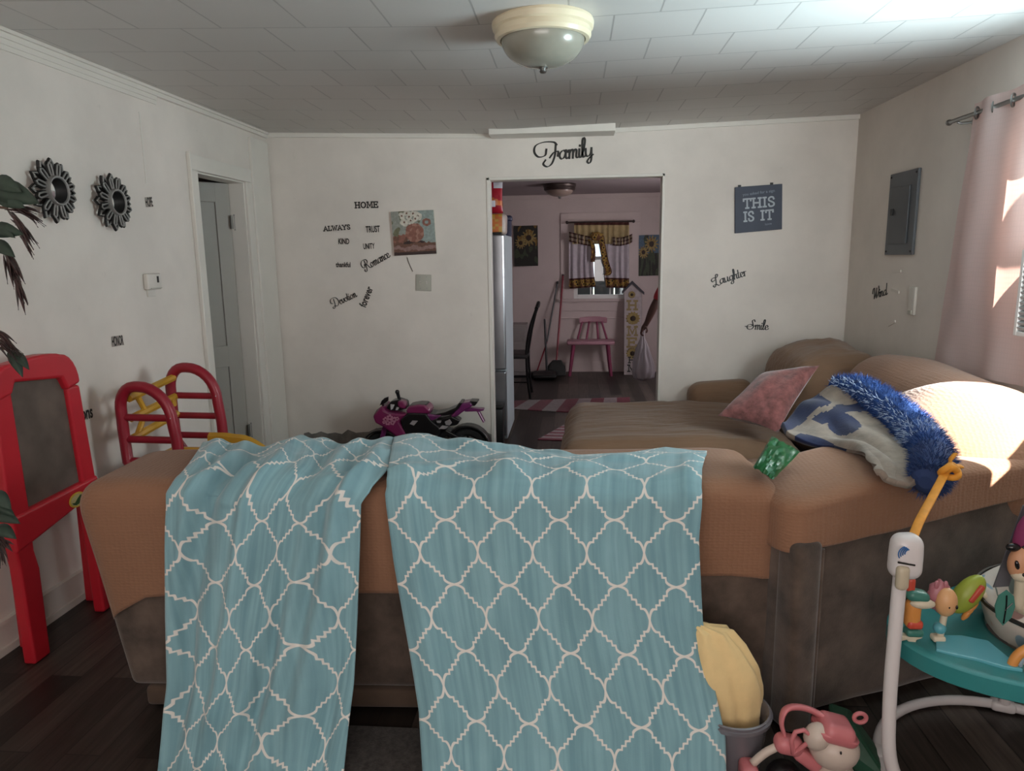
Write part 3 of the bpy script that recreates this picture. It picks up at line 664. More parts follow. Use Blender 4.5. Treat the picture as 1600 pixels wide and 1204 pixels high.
SC = {  # cursive letters: strokes, advance (cap height 1)
 'a': ([[(.38,.36),(.26,.46),(.1,.34),(.05,.14),(.15,.0),(.3,.12),(.4,.44)],[(.4,.46),(.36,.12),(.43,.0),(.54,.1)]], .47),
 'm': ([[(0,.34),(.06,.45),(.1,.36),(.07,0)],[(.08,.22),(.2,.46),(.28,.38),(.25,0)],[(.26,.22),(.38,.46),(.46,.38),(.43,.08),(.5,0),(.6,.1)]], .55),
 'n': ([[(0,.34),(.06,.45),(.1,.36),(.07,0)],[(.08,.22),(.2,.46),(.29,.38),(.26,.08),(.33,0),(.42,.1)]], .38),
 'i': ([[(.06,.45),(.03,.1),(.1,0),(.2,.1)],[(.09,.62),(.10,.66)]], .17),
 'l': ([[(0,.1),(.12,.45),(.2,.9),(.14,1.04),(.07,.85),(.04,.12),(.11,0),(.2,.1)]], .19),
 'y': ([[(.02,.44),(.02,.12),(.12,.02),(.26,.16),(.32,.44)],[(.32,.46),(.28,-.16),(.17,-.36),(.07,-.26),(.2,-.06),(.4,.1)]], .36),
 'o': ([[(.2,.45),(.05,.3),(.05,.1),(.17,0),(.31,.12),(.32,.34),(.2,.45),(.32,.36),(.43,.4)]], .40),
 'c': ([[(.31,.36),(.22,.46),(.07,.33),(.05,.12),(.16,0),(.29,.06),(.37,.14)]], .32),
 'e': ([[(.05,.2),(.26,.27),(.25,.42),(.13,.45),(.04,.22),(.12,.01),(.25,.03),(.36,.14)]], .32),
 'v': ([[(0,.38),(.07,.44),(.1,.1),(.17,0),(.3,.2),(.3,.44),(.4,.4)]], .37),
 't': ([[(.12,.78),(.06,.12),(.13,0),(.24,.1)],[(-.04,.46),(.22,.49)]], .21),
 'u': ([[(.04,.44),(.03,.1),(.12,0),(.26,.16),(.32,.44)],[(.32,.46),(.3,.1),(.37,0),(.46,.1)]], .42),
 'g': ([[(.34,.38),(.23,.46),(.08,.34),(.06,.12),(.17,.02),(.3,.16),(.37,.44)],[(.37,.46),(.32,-.2),(.2,-.36),(.08,-.26),(.24,-.06),(.46,.1)]], .42),
 'h': ([[(0,.1),(.12,.5),(.18,.9),(.12,1.02),(.07,.8),(.04,0)],[(.05,.2),(.18,.45),(.28,.38),(.26,.08),(.33,0),(.42,.1)]], .38),
 'r': ([[(0,.36),(.06,.46),(.09,.36),(.06,0)],[(.07,.24),(.15,.42),(.26,.42)]], .26),
 'd': ([[(.36,.36),(.25,.46),(.1,.34),(.05,.14),(.15,0),(.3,.12),(.4,.5)],[(.46,1.0),(.36,.12),(.43,0),(.54,.1)]], .46),
 'F': ([[(.66,.60),(.57,.27),(.23,.22),(.03,.50),(.12,.85),(.54,1.0),(1.04,.96),(1.2,.80)],[(1.15,.8),(1.08,.25),(.9,-.2),(.65,-.36),(.45,-.2),(.58,.02)],[(.8,.12),(1.02,.38),(1.25,.42),(1.22,.18)]], 1.27),
 'R': ([[(.42,.60),(.30,.30),(.08,.42),(.08,.75),(.34,1.0),(.76,.97),(.86,.72),(.62,.50),(.42,.50)],[(.58,.92),(.5,.3),(.33,-.1),(.14,-.05),(.2,.14)],[(.45,.5),(.66,.44),(.8,.1),(.98,0),(1.08,.12)]], .98),
 'D': ([[(.55,.85),(.44,.2),(.2,-.12),(.04,.02),(.3,.12),(.7,0),(1.0,.4),(.9,.85),(.5,1.0),(.15,.88),(.06,.55),(.24,.44)]], 1.03),
 'L': ([[(.30,.55),(.10,.42),(0,.6),(.18,.78),(.5,.72),(.66,.95),(.52,1.04),(.42,.75),(.34,.2),(.16,-.14),(.03,.02),(.3,.1),(.55,-.1),(.82,.06)]], .66),
 'S': ([[(.74,.82),(.66,1.0),(.50,.88),(.56,.55),(.62,.25),(.42,.0),(.12,.06),(.06,.34),(.32,.52),(.54,.40),(.2,.26),(-.14,.30)]], .74),
 'W': ([[(0,.5),(.06,.85),(.22,.95),(.26,.6),(.2,.0),(.5,.55),(.56,.9),(.5,.0),(.82,.6),(.82,1.0)]], .84)}
SLAB = {'H': ([[(.12,0),(.12,1)],[(.68,0),(.68,1)],[(.12,.5),(.68,.5)]], [(.12,0),(.12,1),(.68,0),(.68,1)], .92),
 'O': ([[(.45+.36*cos(a*pi/12), .5+.47*sin(a*pi/12)) for a in range(25)]], [], 1.02),
 'M': ([[(.14,0),(.14,1),(.5,.25),(.86,1),(.86,0)]], [(.14,0),(.14,1),(.86,0),(.86,1)], 1.12),
 'E': ([[(.12,0),(.12,1)],[(.12,.97),(.66,.97)],[(.12,.03),(.68,.03)],[(.12,.52),(.5,.52)],[(.66,.97),(.66,.8)],[(.68,.03),(.68,.22)],[(.5,.62),(.5,.42)]], [(.12,0),(.12,1)], .84),
 'A': ([[(.08,0),(.44,1),(.80,0)],[(.22,.36),(.66,.36)]], [(.08,0),(.80,0)], .98),
 'L': ([[(.12,0),(.12,1)],[(.12,.03),(.62,.03)],[(.62,.03),(.62,.24)]], [(.12,0),(.12,1)], .78),
 'W': ([[(.06,1),(.30,0),(.52,.8),(.74,0),(.98,1)]], [(.06,1),(.98,1)], 1.14),
 'Y': ([[(.08,1),(.42,.48),(.76,1)],[(.42,.48),(.42,0)]], [(.08,1),(.76,1),(.42,0)], .94),
 'S': ([catmull2([(.56,.76),(.48,.95),(.28,.98),(.12,.84),(.14,.64),(.36,.50),(.56,.34),(.54,.12),(.34,.02),(.16,.08),(.10,.28)])], [], .72),
 'T': ([[(.38,0),(.38,1)],[(.06,.97),(.70,.97)],[(.06,.97),(.06,.76)],[(.70,.97),(.70,.76)]], [(.38,0)], .84),
 'I': ([[(.2,0),(.2,1)]], [(.2,0),(.2,1)], .46), ' ': ([], [], .55)}
def layout(text, style):
    st, x = [], 0
    for c in text:
        if style == 'script':
            s, a = SC[c]; st += [[(x+p[0], p[1]) for p in catmull2(q, 7)] for q in s]; x += a
        else:
            s, sf, a = SLAB[c]; st += [[(x+p[0], p[1]) for p in q] for q in s]; st += [[(x+p[0]-.14, p[1]+(.03 if p[1] < .5 else -.03)), (x+p[0]+.14, p[1]+(.03 if p[1] < .5 else -.03))] for p in sf]; x += a
    return st, x
def bfont(text):
    """block letters as a filled outline, returned as verts, faces, width (cap height 1)"""
    if text in BF: return BF[text]
    cu_ = bpy.data.curves.new('t', 'FONT'); cu_.body = text; cu_.size = 1; cu_.resolution_u = 3; cu_.offset = .028
    o = bpy.data.objects.new('t', cu_); COL.objects.link(o); bpy.context.view_layer.update()
    me = bpy.data.meshes.new_from_object(o.evaluated_get(bpy.context.evaluated_depsgraph_get()))
    v = [(p.co.x, p.co.y) for p in me.vertices]; f = [tuple(p.vertices) for p in me.polygons]
    bpy.data.objects.remove(o); bpy.data.meshes.remove(me); bpy.data.curves.remove(cu_)
    x0, x1 = min(p[0] for p in v), max(p[0] for p in v); cap = .70
    BF[text] = ([((a-x0)/cap, b/cap) for a, b in v], f, (x1-x0)/cap); return BF[text]
def lettering(mb, text, style, A, B, h, nrm, wgt=.10, th=.002, m=0):
    """text whose baseline runs from A to B, cap height h, standing off along nrm"""
    A, B, nrm = Vector(A), Vector(B), Vector(nrm).normalized(); ex = (B-A); L = ex.length; ex.normalize(); ey = nrm.cross(ex)
    n0 = len(mb.f)
    if style == 'block':
        v, f, wd = bfont(text); kx = L/wd
        mb.add([A+ex*(a*kx)+ey*(b*h)+nrm*th for a, b in v], f)
    else:
        st, wd = layout(text, style); kx = L/wd; fr = lambda u, v_, t_: A+ex*u+ey*v_+nrm*t_
        for q in st: ribbon(mb, [(a*kx, b*h) for a, b in q], wgt*h, fr, th, None if style == 'slab' else radians(15), .35)
    for i in range(n0, len(mb.mi)): mb.mi[i] = m
LN, BN, RN = (1, 0, 0), (0, -1, 0), (-1, 0, 0)
def decal(text, style, a, b, h, wall, label, wgt=.10):
    fn2 = {'b': lambda q: atY(q[0], q[1], WALL_Y-.001), 'l': lambda q: atX(q[0], q[1], WALL_L+.001), 'r': lambda q: atX(q[0], q[1], WALL_R-.001)}[wall]
    mb = MB(); lettering(mb, text, style, fn2(a), fn2(b), h, {'b': BN, 'l': LN, 'r': RN}[wall], wgt)
    return setp(obj('wall_decal', mb, m_black), label, 'wall decal', 'word decals on the walls')
DK = [('Family', 'script', (835, 252), (926, 244), .125, 'b', 'black script wall word Family above the kitchen opening', .13),
 ('HOME', 'slab', (555, 325), (592, 324), .042, 'b', 'black wall word HOME in slab capitals, topmost of its cluster', .2),
 ('ALWAYS', 'slab', (506, 361), (548, 358), .034, 'b', 'black wall word ALWAYS in slab capitals', .2),
 ('TRUST', 'block', (572, 363), (594, 362), .045, 'b', 'black wall word TRUST in narrow capitals', 0),
 ('KIND', 'block', (529, 381), (546, 381), .040, 'b', 'black wall word KIND in narrow capitals', 0),
 ('UNITY', 'block', (568, 389), (586, 388), .040, 'b', 'black wall word UNITY in narrow capitals', 0),
 ('thankful', 'block', (525, 417), (548, 417), .036, 'b', 'small black wall word thankful in narrow letters', 0),
 ('Romance', 'script', (569, 424), (610, 401), .075, 'b', 'black script wall word Romance slanting up under the canvas', .095),
 ('Devotion', 'script', (520, 481), (558, 463), .068, 'b', 'black script wall word Devotion', .095),
 ('forever', 'block', (571, 481), (583, 450), .055, 'b', 'black wall word forever running steeply upward', 0),
 ('Laughter', 'script', (1114, 447), (1167, 430), .072, 'b', 'black script wall word Laughter on the wall by the navy sign', .12),
 ('Smile', 'script', (1166, 514), (1200, 515), .070, 'b', 'black script wall word Smile above the sectional', .12),
 ('HOPE', 'block', (228, 323), (239, 322), .048, 'l', 'black wall word HOPE beside the door', 0),
 ('HONOR', 'block', (175, 541), (193, 538), .048, 'l', 'black wall word HONOR above the red climber', 0),
 ('blessings', 'block', (95, 668), (145, 651), .060, 'l', 'black wall word ending in ons half hidden behind the red easel', 0),
 ('Wind', 'script', (1364, 467), (1386, 460), .070, 'r', 'black script word on the wall below the breaker panel', .12)]
DK[14] = ('inspirations',)+DK[14][1:2]+((86, 670), (145, 651))+DK[14][4:]
for d in DK: decal(*d)

# ---- ceiling lamp
def flush_lamp(c, R, drop, label, ring, glass, grp=None):
    x, y, z = c; L = thing('ceiling_lamp', label, 'ceiling light', (x, y, z-drop), 0, grp)
    b = MB(); b.lathe([(0, z), (R*.98, z), (R, z-.012), (R*.985, z-.03), (R*.94, z-.036), (R*.95, z-.055), (R*.91, z-.068), (R*.84, z-.07), (R*.80, z-.05), (0, z-.05)], (x, y, 0), 48); obj('ring', b, ring, L, smooth=True, angle=25)
    b = MB(); pr = [(R*.82*cos(a)**.85, z-.062-(drop-.085)*sin(a)) for a in [i*pi/2/12 for i in range(12)]]+[(.001, z-drop+.022)]
    b.lathe(pr, (x, y, 0), 48); obj('glass_bowl', b, glass, L, smooth=True, angle=180)
    b = MB(); b.lathe([(.001, z-drop+.03), (.016, z-drop+.026), (.018, z-drop+.018), (.010, z-drop+.014), (.014, z-drop+.007), (.010, z-drop+.001), (.001, z-drop)], (x, y, 0), 20); obj('finial', b, m_steel, L, smooth=True, angle=60)
    return L
m_ivory = mat('ivory_enamel', 'd9cdb2', .3, var=.04)
m_frost = mat('frosted_glass', '8d8b80', .25, var=.08, vs=12, coat=.3)
p = atZ(848, 34, CEIL-sag(-.12))
flush_lamp((p.x, p.y, CEIL-sag(p.x)+.002), .192, .185, 'flush ceiling lamp with an ivory ring and frosted bowl in the living room', m_ivory, m_frost)
m_bronze = mat('aged_bronze', '4a3f3c', .4, .6, var=.1); m_frk = mat('frosted_amber_glass', '8d7a72', .3, var=.08)
flush_lamp((-.155, 8.0, KZ), .18, .155, 'dark flush ceiling lamp in the kitchen', m_bronze, m_frk)

# ---- sunburst mirrors
m_sil = mat('pewter', '8a8986', .5, .35, var=.15, vs=20); m_dk = mat('dark_pewter', '1e1c1b', .5, .4, var=.1)
m_mir = bpy.data.materials.new('mirror_glass'); m_mir.use_nodes = True; t = NT(m_mir); t.b.inputs['Metallic'].default_value = 1; t.b.inputs['Roughness'].default_value = .04; t.b.inputs['Base Color'].default_value = (.86, .87, .87, 1)
def sunburst(c, R, label):
    c = Vector(c); T = thing('wall_mirror', label, 'mirror', tuple(c), 0, 'round petal framed mirrors')
    P = lambda r, a, d: c+Vector((d, -r*sin(a), r*cos(a)))
    N = 12
    for layer, (off, ro, d0, wid) in enumerate(((0, R, .008, .34), (.5, R*.90, .020, .22))):
        lb, lt = MB(), MB()
        for i in range(N//2*1 if False else N):
            a = 2*pi*(i+off)/N
            sd = [(R*.40, -.9), (R*.62, -1.0), (R*.84, -.75), (ro, 0), (R*.84, .75), (R*.62, 1.0), (R*.40, .9)]
            pts = [(r, a+s*wid*(.5 if r > R*.5 else .42)) for r, s in sd]
            for (mb_, w_, dd) in ((lb, .0088, d0), (lt, .0040, d0+.0085)):
                mb_.tube([P(r, q, dd) for r, q in pts], w_, 6)
        obj('petal_edge', lb, m_dk, T, smooth=True); obj('petal_rib', lt, m_sil, T, smooth=True)
    b = MB(); b.lathe([(R*.395, .038), (R*.392, .006)], c, 40, (1, 0, 0)); obj('inner_rim', b, m_dk, T, smooth=True)
    b = MB(); b.lathe([(R*.40, .004), (R*.48, .006), (R*.49, .036), (R*.47, .044), (R*.42, .043), (R*.398, .036)], c, 40, (1, 0, 0)); obj('rim', b, m_sil, T, smooth=True, angle=50, label='raised pewter rim')
    b = MB(); b.lathe([(.0005, .010), (R*.385, .010)], c, 40, (1, 0, 0)); obj('glass', b, m_mir, T, smooth=True)
sunburst(atX(79.5, 298, WALL_L+.02), .130, 'round mirror in a pewter petal frame, nearest the leafy plant')
sunburst(atX(173.5, 316, WALL_L+.02), .130, 'round mirror in a pewter petal frame, nearest the door')

# ---- thermostat and plates
m_plate = mat('aged_white_plastic', 'c9c3ba', .4, var=.04); m_plate2 = mat('grey_beige_plastic', 'a9a69a', .45, var=.05)
def wallbox(P, wd, h, d, axis):
    P = Vector(P); return P
tc = atX(234, 441, WALL_L); T = thing('thermostat', 'small white wall thermostat between the mirrors and the door', 'thermostat', tuple(tc))
b = MB(); b.rbox(tc+Vector((.016, 0, .005)), (.03, .125, .085), .008, None, 3, 3); obj('body', b, m_plate, T, smooth=True, angle=180)
b = MB(); b.bb(tc.x+.030, tc.x+.033, tc.y+.018, tc.y+.034, tc.z-.002, tc.z+.032); obj('display', b, m_dk, T)
b = MB(); b.bb(tc.x+.001, tc.x+.010, tc.y-.04, tc.y+.03, tc.z-.075, tc.z-.036); obj('wall_plate', b, m_plate, T, bevel=.002)
b = MB(); b.bb(tc.x+.030, tc.x+.034, tc.y-.045, tc.y+.055, tc.z-.032, tc.z-.028); obj('slider', b, m_plate2, T)
sc_ = atY(662, 441.5, WALL_Y); T = thing('switch_plate', 'beige double switch plate below the flower canvas', 'switch', tuple(sc_), 0)
b = MB(); b.rbox(sc_+Vector((0, -.005, 0)), (.118, .008, .122), .004, Matrix.Rotation(radians(2), 3, 'Y'), 2, 2); obj('plate', b, m_plate2, T, smooth=True, angle=180)
for s in (-1, 1):
    b = MB(); b.box(sc_+Vector((s*.024, -.011, 0)), (.010, .008, .024), R=Matrix.Rotation(radians(18), 3, 'X')); obj('toggle', b, m_plate, T, bevel=.001)
for s in (-1, 1):
    for zz in (-.042, .042): b = MB(); b.cyl(sc_+Vector((s*.024, -.0085, zz)), sc_+Vector((s*.024, -.0105, zz)), .004, n=8); obj('screw', b, m_steel, T)
b = MB(); b.tube([atY(636, 402, WALL_Y-.003), atY(639, 411, WALL_Y-.004), atY(644, 422, WALL_Y-.004), atY(645, 424, WALL_Y-.004)], .0035, 6)
setp(obj('cable', b, mat('old_wire', '6f695f', .6)), 'short stub of wire hanging below the flower canvas', 'cable')
oc = atX(1428, 470, WALL_R); T = thing('wall_outlet', 'white phone jack plate between the breaker panel and the pink curtain', 'outlet', tuple(oc))
b = MB(); b.rbox(oc+Vector((-.008, 0, 0)), (.016, .075, .16), .005, None, 2, 2); obj('plate', b, m_plate, T, smooth=True, angle=180)
b = MB(); b.bb(oc.x-.022, oc.x-.014, oc.y-.018, oc.y+.018, oc.z-.075, oc.z-.055); obj('jack', b, m_plate2, T)
for n_, (px_, py_, l_) in enumerate(((1402, 424, .11), (1399, 454, .12), (1394, 505, .10))):
    q = atX(px_, py_, WALL_R); b = MB(); b.box(q+Vector((-.003, 0, 0)), (.006, l_, .016), R=Matrix.Rotation(radians((-4, 6, -20)[n_]), 3, 'X'))
    setp(obj('hook_strip', b, m_wall, None, bevel=.001), ('white wall strip just below the breaker panel', 'white wall strip beside the script word near the breaker panel', 'tilted white wall strip low above the sectional cushions')[n_], 'wall hook')

# ---- canvas with flowers in a cup
def canvas(name, corners, nrm, th, picture, label, cat, edge):
    """corners tl, tr, br, bl; picture(u, v) -> material index"""
    TL, TR, BR, BL = [Vector(c) for c in corners]; nrm = Vector(nrm)
    g = MB(); N = 72
    g.grid(lambda u, v: TL.lerp(TR, u).lerp(BL.lerp(BR, u), v)+nrm*th, N, N)
    for k in range(len(g.f)): g.mi[k] = picture[1]((k//N+.5)/N, (k % N+.5)/N)
    e = MB(); q = [TL, TR, BR, BL]
    e.add([c+nrm*(th-.0005) for c in q]+[c+nrm*.001 for c in q], [(0,1,5,4),(1,2,6,5),(2,3,7,6),(3,0,4,7),(0,1,2,3),(4,5,6,7)])
    T = thing(name, label, cat, tuple((TL+BR)/2))
    obj('stretcher', e, edge, T); obj('picture', g, picture[0], T); return T
PA = [mat('oil_'+n, c, .7, var=.18, vs=60) for n, c in (('grey', '8e8f86'), ('teal', '8c9691'), ('umber', '6b4a3c'), ('cream', 'c6bfb2'), ('rust', '87594b'), ('rose', '9c7163'), ('dark', '3b2a26'), ('mauve', '8a6c66'), ('olive', '6c6a52'))]
def cup(u, v):
    e = .05*nz(u*5, v*5, 1)+.03*nz(u*14, v*14, 2)
    if v > .93+e*.3: return 6
    if v > .72+e: return 7 if .80+e < v < .88+e else 2
    if (u-.52)**2/.05+(v-.50)**2/.045 < 1+3*e: return 5 if nz(u*11, v*11, 4) > .12 else 4
    if abs(((u-.82)**2+(v-.27)**2*1.4)**.5-.075) < .028: return 4
    for (cx, cy) in ((.25, .1), (.30, .25), (.42, .13), (.52, .06), (.56, .18), (.37, .05), (.45, .22), (.63, .12)):
        d = ((u-cx)**2+(v-cy)**2)**.5
        if d < .022: return 2
        if d < .075+e: return 3
    if (u-.50)**2/.07+(v-.74)**2/.006 < 1: return 6
    if v > .55+e and u < .35: return 2 if nz(u*8, v*6) > 0 else 4
    return 1 if u > .62+e*2 else (8 if nz(u*6, v*6, 9) > .2 else 0)
canvas('canvas_print', [atY(611.5, 331, WALL_Y), atY(678, 328, WALL_Y), atY(683, 396, WALL_Y), atY(617.5, 399.5, WALL_Y)], BN, .022, (PA, cup), 'square canvas of white flowers in a rust coloured cup', 'painting', PA[3])
# ---- navy sign
m_navs = mat('navy_board', '3b4150', .6, var=.08); m_let = mat('sign_white', 'a9b0b8', .6, var=.06); m_letd = mat('sign_grey', '707887', .6)
sq = [atY(1148.5, 292.5, WALL_Y-.018), atY(1222.5, 287, WALL_Y-.018), atY(1222, 358, WALL_Y-.018), atY(1148.5, 364.5, WALL_Y-.018)]
T = thing('wall_sign', 'navy wall sign reading THIS IS IT', 'sign', tuple((sq[0]+sq[2])/2))
b = MB(); q = [c+Vector((0, .016, 0)) for c in sq]; b.add(sq+q, [(0,1,2,3), (7,6,5,4), (0,4,5,1), (1,5,6,2), (2,6,7,3), (3,7,4,0)]); obj('board', b, m_navs, T, bevel=.002)
def sgn(u, v): return sq[0].lerp(sq[1], u).lerp(sq[3].lerp(sq[2], u), v)
b = MB(); lettering(b, 'THIS', 'slab', sgn(.17, .475), sgn(.86, .475), .066, BN, .17); lettering(b, 'IS', 'slab', sgn(.18, .76), sgn(.42, .76), .066, BN, .17); lettering(b, 'IT', 'slab', sgn(.54, .76), sgn(.84, .76), .066, BN, .17); obj('lettering', b, m_let, T)
b = MB(); lettering(b, 'you asked for a sign', 'block', sgn(.16, .20), sgn(.84, .16), .018, BN); obj('small_lettering', b, m_letd, T)
b = MB(); lettering(b, 'love', 'block', sgn(.64, .88), sgn(.78, .87), .014, BN); obj('small_lettering', b, m_letd, T)
for u in (.10, .78):
    b = MB(); b.bb(sgn(u, 0).x-.009, sgn(u, 0).x+.009, WALL_Y-.016, WALL_Y-.002, sgn(u, 0).z-.004, sgn(u, 0).z+.014); obj('hanger', b, m_black, T)
# ---- breaker panel
m_pan = mat('panel_grey', '53565a', .45, .2, var=.06); m_pan2 = mat('panel_door_grey', '45484c', .4, .2, var=.06)
pz0, pz1, py0, py1 = 1.497, 1.978, 4.335, 4.700
T = thing('breaker_panel', 'grey metal electrical breaker panel on the window side wall', 'breaker panel', (WALL_R, (py0+py1)/2, pz0))
b = MB(); b.bb(WALL_R-.018, WALL_R-.002, py0, py1, pz0, pz1); obj('cover', b, m_pan, T, bevel=.003)
b = MB(); b.bb(WALL_R-.026, WALL_R-.018, py0+.075, py1-.055, pz0+.065, pz1-.085); obj('door', b, m_pan2, T, bevel=.002)
b = MB(); b.bb(WALL_R-.034, WALL_R-.026, py1-.10, py1-.075, 1.73, 1.77); obj('latch', b, m_dk, T, bevel=.002)
for yy in (py0+.02, py1-.02):
    for zz in (pz0+.02, pz1-.02): b = MB(); b.cyl((WALL_R-.018, yy, zz), (WALL_R-.022, yy, zz), .006, n=8); obj('screw', b, m_dk, T)

# ---- pink curtains and rod
m_cur = bpy.data.materials.new('pink_curtain'); m_cur.use_nodes = True; MATS['pink_curtain'] = m_cur; t = NT(m_cur)
c = hexc('cfbebb'); uv = t.node('ShaderNodeUVMap').outputs[0]
sx = t.node('ShaderNodeSeparateXYZ'); t.link(uv, sx.inputs[0])
gx = t.math('ABSOLUTE', t.math('SUBTRACT', t.math('FRACT', t.math('MULTIPLY', sx.outputs[0], 46)), .5)); gy = t.math('ABSOLUTE', t.math('SUBTRACT', t.math('FRACT', t.math('MULTIPLY', sx.outputs[1], 46)), .5))
gm = t.math('GREATER_THAN', t.math('MAXIMUM', gx, gy), .40)
t.b.inputs['Base Color'].default_value = c; t.b.inputs['Roughness'].default_value = .85; t.b.inputs['Specular IOR Level'].default_value = .2
tl = t.node('ShaderNodeBsdfTranslucent'); t.link(t.mix(gm, hexc('e8b4a6'), hexc('dba696')), tl.inputs[0]); mx = t.node('ShaderNodeMixShader'); mx.inputs[0].default_value = .23
t.link(t.b.outputs[0], mx.inputs[1]); t.link(tl.outputs[0], mx.inputs[2]); t.link(mx.outputs[0], t.n['Material Output'].inputs[0])
RODX, RODZ = WALL_R-.085, 2.145
def curtain(ytop, ybot, ztop, zbot, waves, label, fl=None):
    def f(u, v):
        y = lerp(lerp(ytop[0], ytop[1], u), lerp(ybot[0], ybot[1], u), v)
        a = .013*(1-.3*v); x = RODX+a*sin(u*waves*2*pi+1.1+.9*v)+.010*nz(u*5, v*3, 3)
        z = lerp(ztop, zbot, v)+(.012*nz(u*7, 1)+ (fl(u) if fl else 0))*v
        return (x, y, z)
    g = MB().grid(f, 70, 40, lambda u, v: (u*(abs(ybot[1]-ybot[0])+.2), v*(ztop-zbot)))
    T = thing('curtain', label, 'curtain', (RODX, (ytop[0]+ytop[1])/2, zbot), 0, 'pink grommet curtains')
    obj('panel', g, m_cur, T, smooth=True, angle=180)
    for k in range(waves*2):
        u = (k+.35)/(waves*2); y = lerp(ytop[0], ytop[1], u); gr = MB()
        gr.tube([(RODX+.024*cos(q)*.5, y+.012*sin(q*2)*.0+.006*cos(q), RODZ+.026*sin(q)) for q in [2*pi*i/18 for i in range(18)]], .0045, 6, closed=True)
        obj('grommet', gr, m_steel, T, smooth=True)
    return T
curtain((3.70, 3.14), (3.85, 3.10), 2.195, .935, 2, 'pink curtain panel hanging behind the sectional back', lambda u: .02*u)
curtain((1.86, 1.52), (1.84, 1.46), 2.195, .95, 2, 'pink curtain panel on the camera side of the window')
T = thing('curtain_rod', 'thin steel curtain rod over the side window', 'curtain rod', (RODX, 2.9, RODZ))
b = MB(); b.cyl((RODX, 1.40, RODZ), (RODX, 3.90, RODZ), .010, n=12); obj('rod', b, m_steel, T, smooth=True)
for y in (1.40, 3.90):
    b = MB(); b.ell((RODX, y, RODZ), (.015, .020, .015), 14, 8); obj('finial', b, m_steel, T, smooth=True)
for y in (1.45, 3.82):
    b = MB(); b.cyl((WALL_R-.001, y, RODZ-.01), (WALL_R-.008, y, RODZ-.01), .024, n=14); b.tube([(WALL_R-.004, y, RODZ-.012), (RODX+.02, y, RODZ-.018), (RODX, y, RODZ-.012)], .006, 8); obj('bracket', b, m_steel, T, smooth=True)
# ---- window air conditioner
T = thing('air_conditioner', 'white louvred air conditioner in the side window past the pink curtain', 'air conditioner', (WALL_R-.1, 2.9, 1.175))
ax0, ax1 = WALL_R-.155, WALL_R+.30; ay0, ay1 = 2.72, 3.075; az0, az1 = 1.175, 1.52
b = MB(); b.bb(ax0+.02, ax1, ay0, ay1, az0, az1); obj('casing', b, m_vinyl, T, bevel=.01)
m_acg = mat('ac_grille', 'a5a8a8', .4, var=.05)
b = MB()
for i in range(14):
    z = az0+.035+i*(az1-az0-.06)/14; b.box((ax0+.012, (ay0+ay1)/2, z), (.022, ay1-ay0-.04, .011), R=Matrix.Rotation(radians(-25), 3, 'Y'))
obj('louvres', b, m_acg, T)
b = MB(); b.bb(ax0, ax0+.022, ay0, ay0+.02, az0, az1).bb(ax0, ax0+.022, ay1-.02, ay1, az0, az1).bb(ax0, ax0+.022, ay0+.02, ay1-.02, az1-.02, az1).bb(ax0, ax0+.022, ay0+.02, ay1-.02, az0, az0+.02); obj('front_frame', b, m_vinyl, T, bevel=.003)
# ================================================================== kitchen
KB = KY
m_frd = mat('fridge_dark_steel', '8d8f92', .28, .85, var=.12, vs=5); m_frs = mat('fridge_side', 'a9b3b7', .5, .05, var=.05)
FX0, FX1, FY0, FY1, FZ = -1.30, -.545, 5.655, 6.40, 1.69
T = thing('refrigerator', 'tall steel fronted refrigerator just inside the kitchen opening', 'refrigerator', ((FX0+FX1)/2, (FY0+FY1)/2, 0))
b = MB(); b.bb(FX0, FX1, FY0+.07, FY1, .03, FZ); obj('cabinet', b, m_frs, T, bevel=.008)
b = MB(); b.bb(FX0, FX1, FY0, FY0+.064, .62, FZ); d1 = obj('door', b, m_frd, T, bevel=.012, label='upper steel door')
b = MB(); b.bb(FX0, FX1, FY0, FY0+.064, .07, .605); d2 = obj('door', b, m_frd, T, bevel=.012, label='lower steel door')
for dd, z0, z1 in ((d1, .75, 1.5), (d2, .25, .56)):
    b = MB(); b.tube([(FX0+.06, FY0, z0), (FX0+.06, FY0-.04, z0+.02), (FX0+.06, FY0-.04, z1-.02), (FX0+.06, FY0, z1)], .011, 8); obj('handle', b, m_steel, dd, smooth=True)
for x in (FX0+.05, FX1-.05):
    for y in (FY0+.12, FY1-.08): b = MB(); b.cyl((x, y, 0), (x, y, .035), .022, n=10); obj('foot', b, m_dk, T)
b = MB(); b.bb(FX1-.09, FX1-.02, FY0+.001, FY0+.09, FZ, FZ+.018); obj('hinge_cap', b, m_dk, T, bevel=.003)
# black box against the fridge front
m_blk = mat('black_plastic', '0d0d0f', .45, var=.15)
T = thing('waste_bin', 'black waste bin in front of the refrigerator door by the opening', 'bin', (-.70, 5.57, 0))
b = MB(); b.rbox((-.675, 5.565, .165), (.23, .13, .33), .015, None, 3, 2); obj('body', b, m_blk, T, smooth=True, angle=180)
b = MB(); b.rbox((-.675, 5.565, .345), (.24, .14, .03), .01, None, 3, 2); obj('lid', b, m_dk, T, smooth=True, angle=180)
